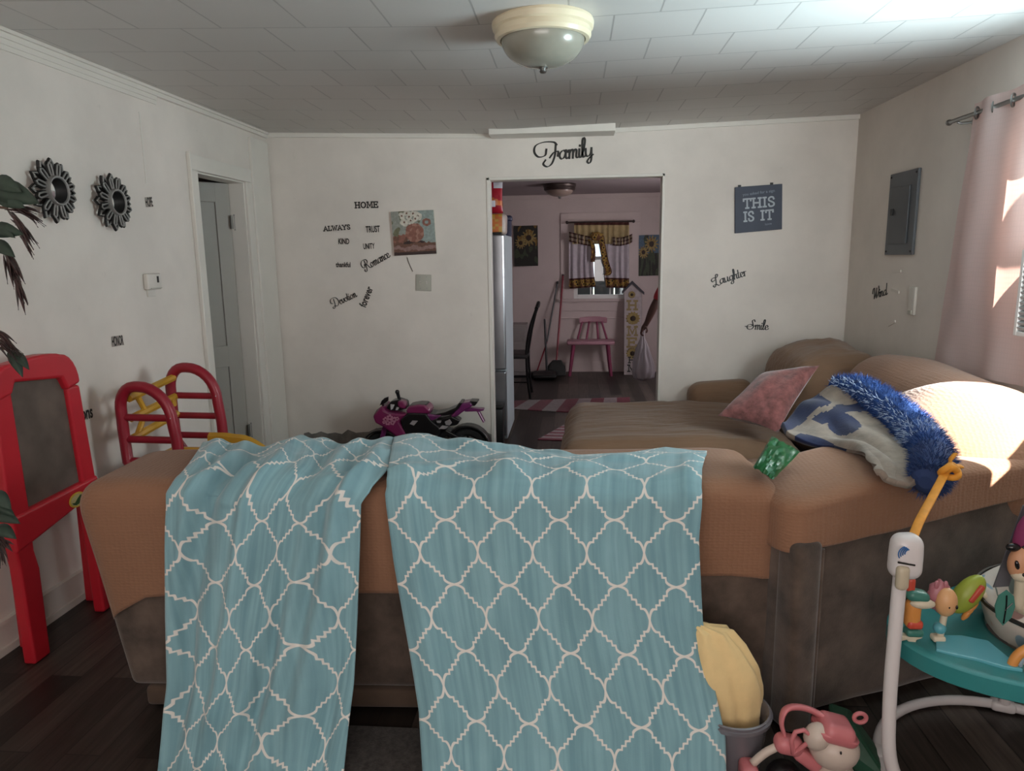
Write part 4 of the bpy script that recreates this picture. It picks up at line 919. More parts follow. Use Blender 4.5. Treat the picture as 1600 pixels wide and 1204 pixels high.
# groceries on top
def pouch(c, sx, sy, sz, mats, pic, label, name='snack_bag', cat='bag', rz=0, lean=0):
    g = MB(); R_ = Matrix.Rotation(rz, 3, 'Z') @ Matrix.Rotation(lean, 3, 'X'); N = 20
    for s in (-1, 1):
        n0 = len(g.f)
        g.grid(lambda u, v: Vector(c)+R_ @ Vector(((u-.5)*sx*(1-.08*sin(pi*v)), s*(sy/2)*sin(pi*min(1, v*1.02))**.6*sin(pi*u)**.5*(1-.5*v)*1.3, v*sz))+Vector((0, 0, 0))+Vector((.006*nz(u*5, v*5, s), 0, 0)), N, N)
        for k in range(n0, len(g.f)):
            u, v = ((k-n0)//N+.5)/N, ((k-n0) % N+.5)/N; g.mi[k] = pic(u, v)
    return setp(obj(name, g, mats, None, smooth=True, angle=180), label, cat)
RB = [mat('red_foil', 'a01f2e', .3, var=.2, vs=30), mat('white_print', 'd5d2d8', .4), mat('orange_print', 'c46a2d', .4, var=.2), mat('gold_print', 'bd913f', .4, var=.2), mat('navy_print', '222646', .4, var=.2)]
pouch((-.655, 5.93, FZ+.175), .165, .12, .245, RB, lambda u, v: 1 if (v > .82 and u > .55) or (u-.55)**2+(v-.30)**2 < .012 else (2 if abs(v-.5+.2*u) < .09 else 0), 'red snack bag at the top of the heap on the refrigerator')
b = MB(); b.rbox((-.655, 5.90, FZ+.085), (.22, .20, .165), .025, None, 6, 3, lambda p: p*(1+.03*nz(p.x*9, p.z*9, 2)))
for k in range(len(b.f)):
    cc = sum((b.v[i] for i in b.f[k]), Vector())/len(b.f[k]); b.mi[k] = 1 if cc.x > -.575 or (cc.z-FZ < .05 and cc.x < -.65) else (2 if (cc.x > -.66 and nz(cc.x*30, cc.z*30) > -.1) else 3)
setp(obj('bread_bag', b, [RB[4], mat('clear_wrap', 'b9a9a0', .3), RB[2], RB[3]], None, smooth=True, angle=180), 'orange and gold bag of bread on the refrigerator under the red bag', 'bag')
b = MB(); b.rbox((-.60, 6.18, FZ+.145), (.16, .10, .05), .02, None, 4, 3)
b.bb(-.67, -.53, 6.14, 6.22, FZ+.001, FZ+.125)
setp(obj('carton', b, RB[4], None, smooth=True), 'navy carton behind the bread on the refrigerator', 'box')
b = MB(); b.bb(-.62, -.55, 6.26, 6.385, FZ+.001, FZ+.035); setp(obj('small_tin', b, RB[4], None, bevel=.006), 'low dark box at the rear edge of the refrigerator top', 'box')

# ---- sunflower canvases
SFP = [mat('sunflower_'+n, c_, .7, var=.2, vs=70) for n, c_ in (('night', '23211c'), ('blue', '4a5d70'), ('petal', '907c4c'), ('ochre', '7a5a28'), ('core', '2c1c12'), ('leaf', '39402f'), ('glow', '8d8a70'))]
def flowers(spec, bgf):
    def f(u, v):
        for cx, cy, r in spec:
            dx, dy = u-cx, (v-cy)*1.6; d = sqrt(dx*dx+dy*dy); a = atan2(dy, dx)
            if d < r*.34: return 4
            if d < r*(.80+.20*cos(a*13+cx*9)): return 2 if nz(a*4, d*9, cx) > -.2 else 3
        return bgf(u, v)
    return f
canvas('sunflower_canvas', [atY(803, 353, KB), atY(840, 352, KB), atY(841, 415, KB), atY(804, 416, KB)], BN, .025, (SFP, flowers([(.62, .30, .34), (.28, .42, .25)], lambda u, v: 0 if nz(u*5, v*5, 3) > -.15 else (5 if v > .5 else 3))), 'dark sunflower canvas beside the refrigerator', 'painting', SFP[0])
canvas('sunflower_canvas', [atY(998, 367.5, KB), atY(1031, 366.5, KB), atY(1031, 430, KB), atY(997.5, 431, KB)], BN, .025, (SFP, flowers([(.60, .22, .34), (.22, .42, .26)], lambda u, v: 1 if v < .45 and nz(u*4, v*4) > -.2 else (5 if nz(u*9, v*3, 4) > 0 else 0))), 'sunflower canvas with a blue sky to the window side of the HOME sign', 'painting', SFP[0])

# ---- cafe curtains: valance, two panels with patterned hems, a bow strip
m_yel = fabric('mustard_cotton', 'a3906a', .12, 20, .2); m_wht = fabric('sheer_white', 'b3aab0', .08, 20, .2); m_brd = fabric('brown_braid', '4a2b26', .2, 40, .2)
m_bnd = bpy.data.materials.new('sunflower_band'); m_bnd.use_nodes = True; t = NT(m_bnd); co = t.coord(); vr = t.node('ShaderNodeTexVoronoi'); vr.inputs['Scale'].default_value = 22; t.link(co, vr.inputs[0])
t.link(t.ramp(vr.outputs[0], [(.25, hexc('2c1c14')), (.42, hexc('a8873f')), (.7, hexc('5c3a28'))]), t.b.inputs['Base Color']); t.b.inputs['Roughness'].default_value = .9
def drape(px0, px1, py0, py1, dep, waves, amp, mats, bands, l=None, r=None, bot=None, nu=60, nv=30):
    def f(u, v):
        x = lerp((l(v) if l else px0), (r(v) if r else px1), u); y = lerp(py0, (bot(u) if bot else py1), v)
        P = atY(x, y, dep); return P+Vector((0, amp*(.4+.6*v)*sin(u*waves*2*pi+1.5*nz(u*3, v)), 0))
    g = MB().grid(f, nu, nv)
    for k in range(len(g.f)):
        v = (k % nv+.5)/nv; g.mi[k] = bands(v, (k//nv+.5)/nu)
    return g
KC = KB-.10
T = thing('window_curtain', 'mustard and white ruffled cafe curtains on the kitchen window', 'curtain', tuple(atY(940, 450, KC)))
obj('valance', drape(897, 983, 347, 381, KC-.03, 9, .018, None, lambda v, u: 1 if v < .12 else 0, lambda v: 897-7*max(0, v-.6), lambda v: 983+5*max(0, v-.6), nu=90), [m_yel, m_brd], T, smooth=True, angle=180)
def ruff(x0, x1, yl, yr, h): return drape(x0, x1, 0, 0, KC-.05, 6, .016, None, lambda v, u: 1 if (v < .14 or v > .86 or .42 < v < .55) else 0, nu=70, nv=14) if False else None
def ruffle(x0, x1, top, h):
    def f(u, v): return atY(lerp(x0, x1, u), top(u)+h*v, KC-.05)+Vector((0, .018*sin(u*38+nz(u*4, v)*2), 0))
    g = MB().grid(f, 80, 14)
    for k in range(len(g.f)): v = (k % 14+.5)/14; g.mi[k] = 1 if (v < .15 or v > .84 or .44 < v < .56) else 0
    return g
m_rfl = fabric('ruffle_pale', '8e7f72', .15, 25, .2)
obj('ruffle', ruffle(889, 924, lambda u: 362+8*u, 15), [m_rfl, m_brd], T, smooth=True, angle=180)
obj('ruffle', ruffle(957, 988, lambda u: 370-5*u+3*sin(pi*u), 13), [m_rfl, m_brd], T, smooth=True, angle=180)
obj('curtain_panel', drape(888, 927, 372, 449, KC, 4, .022, None, lambda v, u: (2 if (v > .965 or .81 < v < .84) else 1) if v > .81 else 0, lambda v: 889, lambda v: 931-4*sin(pi*v)-4*max(0, .3-v), lambda u: 451-3*u), [m_wht, m_bnd, m_brd], T, smooth=True, angle=180)
obj('curtain_panel', drape(945, 985, 372, 449, KC, 4, .022, None, lambda v, u: (2 if (v > .965 or .81 < v < .84) else 1) if v > .81 else 0, lambda v: 946+1*v-3*sin(pi*v), lambda v: 983, lambda u: 449+1*u), [m_wht, m_bnd, m_brd], T, smooth=True, angle=180)
b = MB(); pts = [(921, 374), (926, 384), (927, 398), (926, 409)]
def strip(cl, w):
    c3 = spline([(x, y, 0) for x, y in cl], 8)
    g = MB().grid(lambda u, v: atY(c3[round(u*(len(c3)-1))].x+(v-.5)*w, c3[round(u*(len(c3)-1))].y, KC-.075)+Vector((0, .012*sin(v*6+u*9), 0)), len(c3)-1, 8)
    for k in range(len(g.f)): g.mi[k] = 1 if k % 8 in (0, 7) else 0
    return g
obj('tie_tail', strip(pts, 7), [m_bnd, m_brd], T, smooth=True, angle=180)
obj('tie_tail', strip([(939, 369), (942, 388), (946, 408), (951, 424), (948, 430)], 10), [m_bnd, m_brd], T, smooth=True, angle=180)
b = MB(); q = atY(932, 369, KC-.07); b.ell(q, (.085, .03, .055), 18, 10, fn=lambda d: 1+.12*sin(9*d.x)); obj('bow', b, m_bnd, T, smooth=True)
T2 = thing('window_curtain_rod', 'slim bronze rod carrying the kitchen cafe curtains', 'curtain rod', tuple(atY(940, 347, KC-.03)))
b = MB(); a0, a1 = atY(886, 347.5, KC-.03), atY(990, 345.5, KC-.03); b.cyl(a0, a1, .009, n=8); b.ell(a0, (.02,)*3, 10, 6); b.ell(a1, (.02,)*3, 10, 6)
for q in (a0.lerp(a1, .05), a0.lerp(a1, .95)): b.tube([q, q+Vector((0, .12, 0))], .007, 6)
obj('rod', b, m_bronze, T2, smooth=True)

# ---- HOME porch sign
m_sgw = mat('whitewashed_board', 'a59a9a', .7, var=.12, vs=25); m_gold = mat('kraft_lettering', '8c7a52', .7, var=.12); m_roof = mat('slate_roof_strip', '343038', .7)
SY_ = 9.12; sx0, sx1 = .642, .862; cx_ = (sx0+sx1)/2
T = thing('porch_sign', 'tall white board sign spelling HOME with sunflowers and a little dark roof', 'sign', (cx_, SY_, 0))
tilt = lambda z: .18*z/1.2          # leans back against the wall
def sg(x, z, d=0): return Vector((x, SY_+tilt(z)-d, z))
b = MB(); poly = [(sx0, .004), (sx1, .004), (sx1, 1.06), (cx_-.01, 1.17), (sx0, 1.06)]; b.prism(poly, 0, .022, lambda u, v, t_: sg(u, v, t_)); obj('board', b, m_sgw, T, bevel=.002)
b = MB()
for (xa, za, xb, zb) in ((cx_-.012, 1.19, sx1+.03, 1.045), (sx0-.03, 1.06, cx_-.008, 1.19)): b.prism([(xa, za), (xb, zb), (xb, zb-.035), (xa, za-.035)], -.005, .05, lambda u, v, t_: sg(u, v, t_))
obj('roof', b, m_roof, T, bevel=.002)
b = MB()
nrm_ = Vector((0, -1, .15)).normalized()
for ch_, z in (('H', .825), ('M', .50), ('E', .355)): lettering(b, ch_, 'slab', sg(cx_-.07, z, .025), sg(cx_+.07, z, .025), .115, nrm_, .22)
obj('lettering', b, m_gold, T)
m_pet = mat('sunflower_petal', '9c7a42', .6, var=.15); m_core = mat('sunflower_core', '3a2114', .7)
def sflower(x, z, r, lab):
    pb = MB()
    for i in range(14):
        a = 2*pi*i/14; d = Vector((cos(a), 0, sin(a))); n = Vector((-sin(a), 0, cos(a))); c0 = sg(x, z, .028)
        pb.add([c0+d*r*.3-n*r*.16, c0+d*r*.75-n*r*.17+Vector((0, -.006, 0)), c0+d*r, c0+d*r*.75+n*r*.17+Vector((0, -.006, 0)), c0+d*r*.3+n*r*.16], [(0,1,2,3,4)])
    o = obj('sunflower', pb, m_pet, T)
    cb = MB(); cb.ell(sg(x, z, .032), (r*.36, .012, r*.36), 14, 8); obj('core', cb, m_core, o, smooth=True)
sflower(cx_+.0, .715, .095, 0); sflower(cx_-.015, 1.015, .05, 0); sflower(cx_-.005, .275, .085, 0)
b = MB(); lettering(b, 'H', 'slab', sg(cx_-.055, .155, .025), sg(cx_+.035, .155, .025), .075, nrm_, .2); lettering(b, 'M', 'slab', sg(cx_-.065, .045, .025), sg(cx_+.05, .045, .025), .085, nrm_, .2); obj('dark_lettering', b, m_black, T)

# ---- small pink chair
m_pch = mat('pink_painted_wood', 'a87a86', .45, var=.1); m_pch2 = mat('magenta_painted_wood', '843452', .45, var=.1)
cy0 = 9.06; T = thing('child_chair', 'wide pink wooden childrens chair under the kitchen window', 'chair', (.22, 9.15, 0))
b = MB(); b.rbox((.215, 9.14, .425), (.60, .30, .045), .015, None, 3, 2); obj('seat', b, m_pch, T, smooth=True, angle=180)
for s, yy, tx in ((-1, 9.04, .04), (1, 9.04, .02), (-1, 9.25, .03), (1, 9.25, .02)):
    b = MB(); b.tube([(.215+s*.215, yy, .41), (.215+s*(.255+tx*.3), yy-.02*(yy < 9.1)+.02*(yy > 9.1), 0)], [.026, .020], 10); obj('leg', b, m_pch2, T, smooth=True)
b = MB(); b.rbox((.25, 9.30, .685), (.36, .03, .075), .014, None, 4, 3, lambda p: Vector((p.x, p.y+.04*(1-(p.x/.18)**2), p.z+.012*(1-(p.x/.18)**2)))); obj('backrest', b, m_pch, T, smooth=True, angle=180)
for x0_, x1_ in ((.05, .11), (.165, .20), (.315, .30), (.43, .36)):
    b = MB(); b.tube([(x0_, 9.265, .44), (x1_, 9.31, .67)], .014, 8); obj('spindle', b, m_pch2, T, smooth=True)

# ---- broom, mop and dustpan
m_redh = mat('red_handle', '7d1c2c', .35); m_blkh = mat('black_handle', '1c1a1d', .4)
T = thing('broom', 'broom with a red handle leaning beside the kitchen window', 'broom', (-.22, 9.1, 0))
b = MB(); b.cyl((-.225, 9.08, .12), (-.14, 9.37, 1.26), .013, n=10); obj('handle', b, m_redh, T, smooth=True)
b = MB(); b.cyl((-.142, 9.365, 1.20), (-.138, 9.378, 1.275), .016, n=10); obj('grip', b, m_blkh, T, smooth=True)
b = MB(); b.prism([(-.37, .002), (-.10, .002), (-.11, .12), (-.16, .20), (-.27, .20), (-.34, .12)], -.03, .03, lambda u, v, t_: (u, 9.07+t_*(1+.5*(v < .05)), v)); obj('bristles', b, m_blk, T, bevel=.008)
T = thing('mop', 'thin black handled mop leaning at the kitchen wall beside the dustpan', 'mop', (-.42, 9.05, 0))
b = MB(); b.cyl((-.47, 8.99, .06), (-.345, 9.2, .42), .009, n=8); obj('handle', b, m_redh, T, smooth=True)
b = MB(); b.cyl((-.345, 9.2, .42), (-.212, 9.375, 1.17), .010, n=8); b.ell((-.212, 9.373, 1.17), (.016, .016, .022), 10, 6); obj('upper_pole', b, m_blkh, T, smooth=True)
b = MB(); b.rbox((-.475, 8.98, .035), (.20, .11, .06), .02, None, 4, 3); obj('mop_head', b, m_blk, T, smooth=True, angle=180)
T = thing('dustpan', 'upright black dustpan with a long handle standing in front of the broom', 'dustpan', (-.34, 8.86, 0))
b = MB(); b.cyl((-.335, 8.83, .05), (-.362, 8.93, .74), .014, n=10); obj('handle', b, m_blkh, T, smooth=True)
b = MB(); b.rbox((-.36, 8.78, .05), (.30, .24, .095), .03, None, 4, 3, lambda p: Vector((p.x, p.y, p.z*(1-.5*(p.y < 0))))); obj('pan', b, m_blk, T, smooth=True, angle=180)
# rug, kitchen chair
def striped(name, P, n, th, ma, mb_, label, along=0):
    P = [Vector(p) for p in P]; g = MB()
    for i in range(n):
        a, b_ = i/n, (i+1)/n
        q = [P[0].lerp(P[1], a), P[0].lerp(P[1], b_), P[3].lerp(P[2], b_), P[3].lerp(P[2], a)] if not along else [P[0].lerp(P[3], a), P[1].lerp(P[2], a), P[1].lerp(P[2], b_), P[0].lerp(P[3], b_)]
        g.add([p+Vector((0, 0, .001)) for p in q]+[p+Vector((0, 0, th)) for p in q], [(4,5,6,7), (0,1,5,4), (1,2,6,5), (2,3,7,6), (3,0,4,7), (3,2,1,0)], i % 2)
    return setp(obj(name, g, [ma, mb_], None), label, 'rug')
m_rr = fabric('rug_red', '6e2838', .2, 40, .4, 200); m_rw = fabric('rug_pale', '8c7f80', .15, 40, .4, 200)
striped('rug', [(-.75, 7.05, 0), (.55, 6.72, 0), (.60, 7.62, 0), (-.62, 7.42, 0)], 9, .008, m_rr, m_rw, 'red and pale striped rug on the kitchen floor past the refrigerator')
striped('rug', [(-.30, 5.80, 0), (.50, 5.72, 0), (.52, 6.42, 0), (-.05, 6.42, 0)], 12, .008, m_rr, m_rw, 'red and white striped rug just inside the kitchen behind the chaise', 1)
m_iron = mat('black_iron', '141315', .4, .4)
T = thing('kitchen_chair', 'black metal kitchen chair with a tall curved back beyond the refrigerator', 'chair', (-.66, 7.7, 0))
for y in (7.55, 7.93):
    b = MB(); top = Vector((-.395, y, .985)) if y < 7.7 else Vector((-.395, y, .985))
    b.tube(spline([(-.47, y, 0), (-.495, y, .22), (-.505, y, .45), (-.495, y, .62), (-.455, y, .80), (-.395, y, .97)], 6), .013, 8); obj('back_post', b, m_iron, T, smooth=True)
b = MB(); b.tube(spline([(-.395, 7.55, .97), (-.38, 7.74, 1.02), (-.395, 7.93, .97)], 8), .020, 8); obj('top_rail', b, m_iron, T, smooth=True)
for k in (.25, .5, .75):
    b = MB(); y = lerp(7.55, 7.93, k); b.tube([(-.50, y, .46), (-.455, y, .72), (-.39, y, .995)], .007, 8); obj('spindle', b, m_iron, T, smooth=True)
b = MB(); b.rbox((-.70, 7.74, .46), (.42, .42, .05), .02, None, 4, 3); obj('seat', b, mat('dark_seat', '2a2526', .6), T, smooth=True, angle=180)
for y in (7.57, 7.91):
    b = MB(); b.tube([(-.88, y, .44), (-.90, y, 0)], .013, 8); obj('leg', b, m_iron, T, smooth=True)
b = MB(); b.tube([(-.50, 7.56, .18), (-.89, 7.58, .18)], .008, 6); b.tube([(-.50, 7.92, .18), (-.89, 7.90, .18)], .008, 6); obj('stretcher', b, m_iron, T, smooth=True)
# white low cabinet behind the chair
T = thing('storage_drawers', 'low pale drawer unit at the kitchen wall behind the black chair', 'drawers', (-.78, 9.2, 0))
b = MB(); b.bb(-1.12, -.60, 9.02, KY-.03, .01, .66); obj('cabinet', b, mat('pale_laminate', '8d8583', .5), T, bevel=.006)
for z in (.06, .26, .46):
    b = MB(); b.bb(-1.10, -.62, 9.0, 9.02, z, z+.17); d_ = obj('drawer', b, mat('pale_laminate', '8d8583', .5), T, bevel=.004)
    hb = MB(); hb.bb(-.91, -.81, 8.985, 9.0, z+.08, z+.095); obj('handle', hb, m_steel, d_)
# ================================================================== toys and loose things
m_red = mat('red_toy_plastic', 'b81f2d', .38, var=.06); m_crim = mat('crimson_toy_plastic', '8c1729', .38, var=.06); m_yelp = mat('yellow_toy_plastic', 'bd8f2c', .4, var=.08)
# ---- easel
EX_ = -2.09
T = thing('easel', 'red plastic childrens easel with a brown board standing at the wall beside the sofa', 'easel', (EX_-.06, 2.6, 0))
def ep(y, z, x): return Vector((EX_+x-.02*(1-z/1.1)*0, y, z))
def eb(poly, a, b, mbx): mbx.prism(poly, a, b, lambda u, v, t_: ep(u, v, t_))
yl, yr = 2.375, 2.775
b = MB(); eb([(yl-.03, 0), (yl+.055, 0), (yl+.06, .36), (yl+.045, .44), (yl+.05, .62), (yl+.042, 1.06), (yl-.045, 1.06), (yl-.05, .50), (yl-.035, .40)], -.025, .025, b); obj('leg', b, m_red, T, bevel=.01, bseg=3)
b = MB(); eb([(yr-.02, 0), (yr+.035, 0), (yr+.038, .55), (yr+.005, 1.02), (yr-.07, 1.02), (yr-.045, .55), (yr-.03, .40)], -.025, .025, b); obj('leg', b, m_red, T, bevel=.01, bseg=3)
b = MB(); top = [(yl-.048, 1.03), (yl-.045, 1.10)]+[(lerp(yl-.045, yl+.03, i/4), 1.10+.06*sin(pi/2*i/4)) for i in range(1, 5)]+[(lerp(yl+.1, yr-.10, i/5), 1.165+.008*sin(pi*i/5)) for i in range(6)]+[(yr-.085+.09*sin(pi/2*i/6), 1.03+.13*cos(pi/2*i/6)) for i in range(7)]+[(yr-.075, 1.01), (yr-.10, 1.065), (yl+.06, 1.09), (yl+.042, 1.05)]
eb(top, -.032, .032, b); obj('top_rail', b, m_red, T, bevel=.012, bseg=3)
b = MB(); eb([(yl-.045, .46), (yl+.05, .475), (yr-.03, .535), (yr+.04, .535), (yr+.04, .615), (yl-.048, .60)], -.03, .032, b); obj('tray_rail', b, m_red, T, bevel=.012, bseg=3)
m_brd2 = mat('worn_brown_board', '5b4f47', .6, var=.3, vs=9)
b = MB(); eb([(yl+.03, .58), (yr-.03, .60), (yr-.06, 1.075), (yl+.03, 1.10)], -.012, .006, b); obj('board', b, m_brd2, T)
lg = MB(); lc = ep(2.665, .555, .034); fr_ = lambda u, v, t_: lc+Vector((t_, u, v))
def oval(rx, rz, rot=0): return [(rx*cos(a)*cos(rot)-rz*sin(a)*sin(rot), rx*cos(a)*sin(rot)+rz*sin(a)*cos(rot)) for a in [2*pi*i/28 for i in range(28)]]
lg.prism(oval(.047, .031), 0, .003, fr_); lgo = obj('logo_plate', lg, mat('logo_yellow', 'c6a23c', .4), T)
b = MB(); b.prism(oval(.040, .024), .003, .0045, fr_); b.mi = [0]*len(b.f); obj('logo_field', b, mat('logo_cream', 'b6a878', .4), lgo)
b = MB(); sw = [(-.034, -.004), (-.018, -.008), (0, .006), (.016, .016), (.030, .012), (.034, .002), (.020, -.006), (.004, -.018), (-.014, -.020), (-.028, -.014)]; b.prism(sw, .0045, .006, fr_); obj('logo_swoosh', b, mat('logo_green', '2f4a26', .4), lgo)
# rear pair of legs of the A frame
for y in (yl+.055, yr+.05):
    b = MB(); b.prism([(-.065, 1.08), (-.035, 1.08), (-.095, 0), (-.135, 0)], y-.02, y+.02, lambda u, v, t_: Vector((EX_+u, t_+.05*(1-v), v))); obj('rear_leg', b, m_red, T, bevel=.006)
# ---- climber with two ladder ends
T = thing('toddler_climber', 'red and yellow toddler climber with two ladder sides and a slide at the side wall', 'climber', (-1.92, 3.2, 0))
LX0, LX1, LH = -2.10, -1.855, 1.005
def ladder(y, dx, zt):
    x0, x1 = LX0+dx, LX1+dx
    pts = [(x0+.14, .0), (x0+.12, .42), (x0+.005, .60), (x0, .75), (x0, zt-.10)]+[(x0+.075-.075*cos(a), zt-.10+.10*sin(a)) for a in [pi/2*i/6 for i in range(1, 7)]]+[(x1-.15+.15*sin(a), zt-.17+.17*cos(a)) for a in [pi/2*i/8 for i in range(0, 9)]]+[(x1+.012, .70), (x1+.03, 0)]
    b = MB(); b.tube([(u, y, v) for u, v in pts], .026, 10); obj('ladder_frame', b, m_crim, T, smooth=True, angle=60)
    for k in range(4):
        z = zt-.145-.105*k; b = MB(); b.cyl((x0+.01*(z < .62), y, z), (x1+.005, y, z-.004), .017, n=10); obj('rung', b, m_crim, T, smooth=True)
        if k in (0, 2): bb_ = MB(); bb_.ell((x1+.003, y-.02, z+.0), (.006, .005, .006), 8, 6); obj('rivet', bb_, m_steel, T)
ladder(3.08, .0, .955); ladder(3.46, .025, .985)
for z0, z1 in ((.895, .935), (.80, .835), (.705, .745)):
    b = MB(); b.tube([(LX0+.03, 3.10, z0), (LX0+.05, 3.45, z1)], .019, 8); obj('brace', b, m_yelp, T, smooth=True)
b = MB(); b.tube([(LX0+.03, 3.16, .905), (LX0+.035, 3.21, .81), (LX0+.03, 3.14, .715)], .014, 8); obj('brace', b, m_yelp, T, smooth=True)
b = MB(); b.bb(LX0+.0, LX0+.07, 3.40, 3.43, .79, .835); obj('brace', b, m_yelp, T, bevel=.006)
b = MB(); b.bb(LX0+.03, LX1+.02, 3.085, 3.415, .55, .58); obj('platform', b, m_yelp, T, bevel=.008)
b = MB()
prof_ = [(LX1+.0, .545), (LX1+.12, .54), (LX1+.26, .50), (LX1+.56, .26), (LX1+.76, .10), (LX1+.88, .055)]
pp = spline([(x, 0, z) for x, z in prof_], 5)
sec = [(-.16, .10), (-.145, .115), (-.125, .10), (-.115, .0), (.115, .0), (.125, .10), (.145, .115), (.16, .10), (.16, -.03), (-.16, -.03)]
for i in range(len(pp)-1):
    a, c_ = pp[i], pp[i+1]; n_ = len(sec)
    b.add([(a.x, 3.25+u, a.z+v) for u, v in sec]+[(c_.x, 3.25+u, c_.z+v) for u, v in sec], [(j, (j+1) % n_, n_+(j+1) % n_, n_+j) for j in range(n_)])
obj('slide', b, m_yelp, T, bevel=0)

# ---- ride-on motorcycle
m_mag = mat('magenta_fairing', '741c4d', .3, var=.06, coat=.4); m_mpur = mat('purple_fairing', '68245a', .3, var=.06, coat=.4); m_blkp = mat('gloss_black', '121113', .3, var=.1); m_tyre = mat('toy_tyre', '181718', .7, var=.1)
MY = 5.02; MT = thing('ride_on_motorcycle', 'magenta and black ride-on toy motorcycle parked against the back wall', 'toy motorcycle', (-1.05, MY, 0))
def mq(cx, cy):
    P = atY(540+cx/6.154, 580+cy/6.154, MY-.06); return (P.x, P.z)
def mpr(name, pts, y0, y1, m, bev=.008, par=None):
    b = MB(); b.prism([mq(*q) for q in pts], MY+y0, MY+y1, lambda u, v, t_: (u, t_, v)); return obj(name, b, m, par or MT, bevel=bev, bseg=2)
def wheel(c, R, wd, nm):
    b = MB(); b.lathe([(R*.70, -wd*.42), (R*.92, -wd*.5), (R, -wd*.22), (R, wd*.22), (R*.92, wd*.5), (R*.70, wd*.42), (R*.70, -wd*.42)], c, 36, (0, 1, 0)); o = obj(nm, b, m_tyre, MT, smooth=True, angle=40)
    b = MB(); b.lathe([(R*.70, -wd*.36), (R*.60, -wd*.30), (R*.60, wd*.30), (R*.70, wd*.36)], c, 30, (0, 1, 0))
    b.lathe([(.001, -wd*.4), (R*.18, -wd*.4), (R*.18, wd*.4), (.001, wd*.4)], c, 16, (0, 1, 0))
    for k in range(5):
        a = 2*pi*k/5+.3; b.tube([Vector(c)+Vector((cos(a), 0, sin(a)))*R*.1, Vector(c)+Vector((cos(a), 0, sin(a)))*R*.64], R*.07, 8)
    obj('hub', b, m_blkp, o, smooth=True, angle=40)
fx_, fz_ = mq(335, 760)[0], .132
wheel((fx_, MY, fz_), .131, .075, 'wheel'); rx_ = mq(1165, 700)[0]; wheel((rx_, MY, .150), .149, .085, 'wheel')
def arcband(c, R0, R1, a0, a1, y0, y1, name, m):
    n_ = 14; poly = [(c[0]+R1*cos(lerp(a0, a1, i/n_)), c[1]+R1*sin(lerp(a0, a1, i/n_))) for i in range(n_+1)]+[(c[0]+R0*cos(lerp(a1, a0, i/n_)), c[1]+R0*sin(lerp(a1, a0, i/n_))) for i in range(n_+1)]
    b = MB(); b.prism(poly, MY+y0, MY+y1, lambda u, v, t_: (u, t_, v)); obj(name, b, m, MT, bevel=.004)
arcband((fx_, fz_), .137, .150, radians(35), radians(140), -.045, .045, 'fender', m_blkp)
arcband((rx_, .150), .156, .172, radians(-5), radians(150), -.05, .05, 'fender', m_blkp)
mpr('engine', [(540,450),(620,390),(780,395),(840,470),(930,540),(900,640),(860,690),(640,690),(560,540)], -.10, .10, m_blkp)
mpr('fairing', [(275,420),(300,385),(345,330),(372,318),(385,360),(430,385),(520,395),(600,400),(545,452),(530,480),(590,580),(660,670),(560,675),(480,600),(380,525),(300,485)], -.105, .105, m_mag, .014)
mpr('nose', [(270,420),(300,370),(355,322),(372,320),(330,400),(300,470)], -.07, .07, m_blkp, .012)
mpr('windscreen', [(385,355),(430,290),(500,275),(575,300),(585,360),(520,380),(430,382)], -.055, .055, m_blkp, .01)
mpr('headlight', [(430,315),(470,320),(455,360),(435,372)], -.065, -.05, mat('lamp_lens', 'b8b4b4', .2), .003)
mpr('headlight', [(490,340),(515,350),(500,372),(480,372)], -.065, -.05, mat('lamp_lens', 'b8b4b4', .2), .003)
mpr('instrument_cowl', [(505,280),(560,285),(585,320),(580,355),(530,350),(505,320)], -.08, .0, m_mag, .01)
mpr('fuel_tank', [(585,372),(612,330),(700,316),(768,320),(815,365),(812,398),(700,405),(600,398)], -.085, .085, m_mag, .018)
mpr('tank_edge', [(600,340),(612,328),(700,314),(770,317),(780,328),(700,326),(620,338)], -.06, .06, m_blkp, .004)
mpr('side_panel', [(790,398),(860,412),(930,415),(900,438),(840,465),(800,470),(780,450)], -.09, .09, m_mpur, .01)
mpr('seat', [(812,398),(860,408),(960,388),(1060,345),(1092,298),(1125,300),(1090,350),(1020,410),(920,425),(840,415)], -.075, .075, m_blkp, .012)
mpr('tail_fairing', [(1020,412),(1085,350),(1105,308),(1205,292),(1225,330),(1130,388),(1060,440),(1010,440)], -.065, .065, m_mpur, .012)
mpr('tail_lamp', [(1190,288),(1262,292),(1268,302),(1240,335),(1215,335)], -.055, .055, m_blkp, .008)
mpr('subframe', [(860,470),(1010,430),(1100,475),(1070,520),(960,540),(900,560)], -.05, .05, m_blkp, .01)
mpr('swingarm', [(860,640),(960,560),(1150,660),(1180,700),(1120,700),(980,620),(940,640),(900,660)], -.06, .06, m_blkp, .008)
mpr('plate_bracket', [(1130,372),(1205,360),(1325,372),(1325,386),(1275,396),(1332,500),(1316,505),(1255,395),(1140,398)], -.03, .03, m_mpur, .005)
mpr('fork', [(355,520),(410,520),(370,640),(350,760),(315,760),(325,640)], -.055, -.04, m_mpur, .005); mpr('fork', [(355,520),(410,520),(370,640),(350,760),(315,760),(325,640)], .04, .055, m_mpur, .005)
m_silv = mat('silver_sticker', 'a9a2a4', .35, .3)
for nm_, pts in (('badge', [(630,490),(655,460),(708,462),(670,505)]), ('badge', [(885,462),(930,460),(925,480),(890,480)]), ('badge', [(965,470),(1010,448),(1032,480),(1010,505),(975,500)]), ('badge', [(905,540),(940,505),(1000,515),(975,535)])): mpr(nm_, pts, -.108, -.098, m_silv, 0)
b = MB()
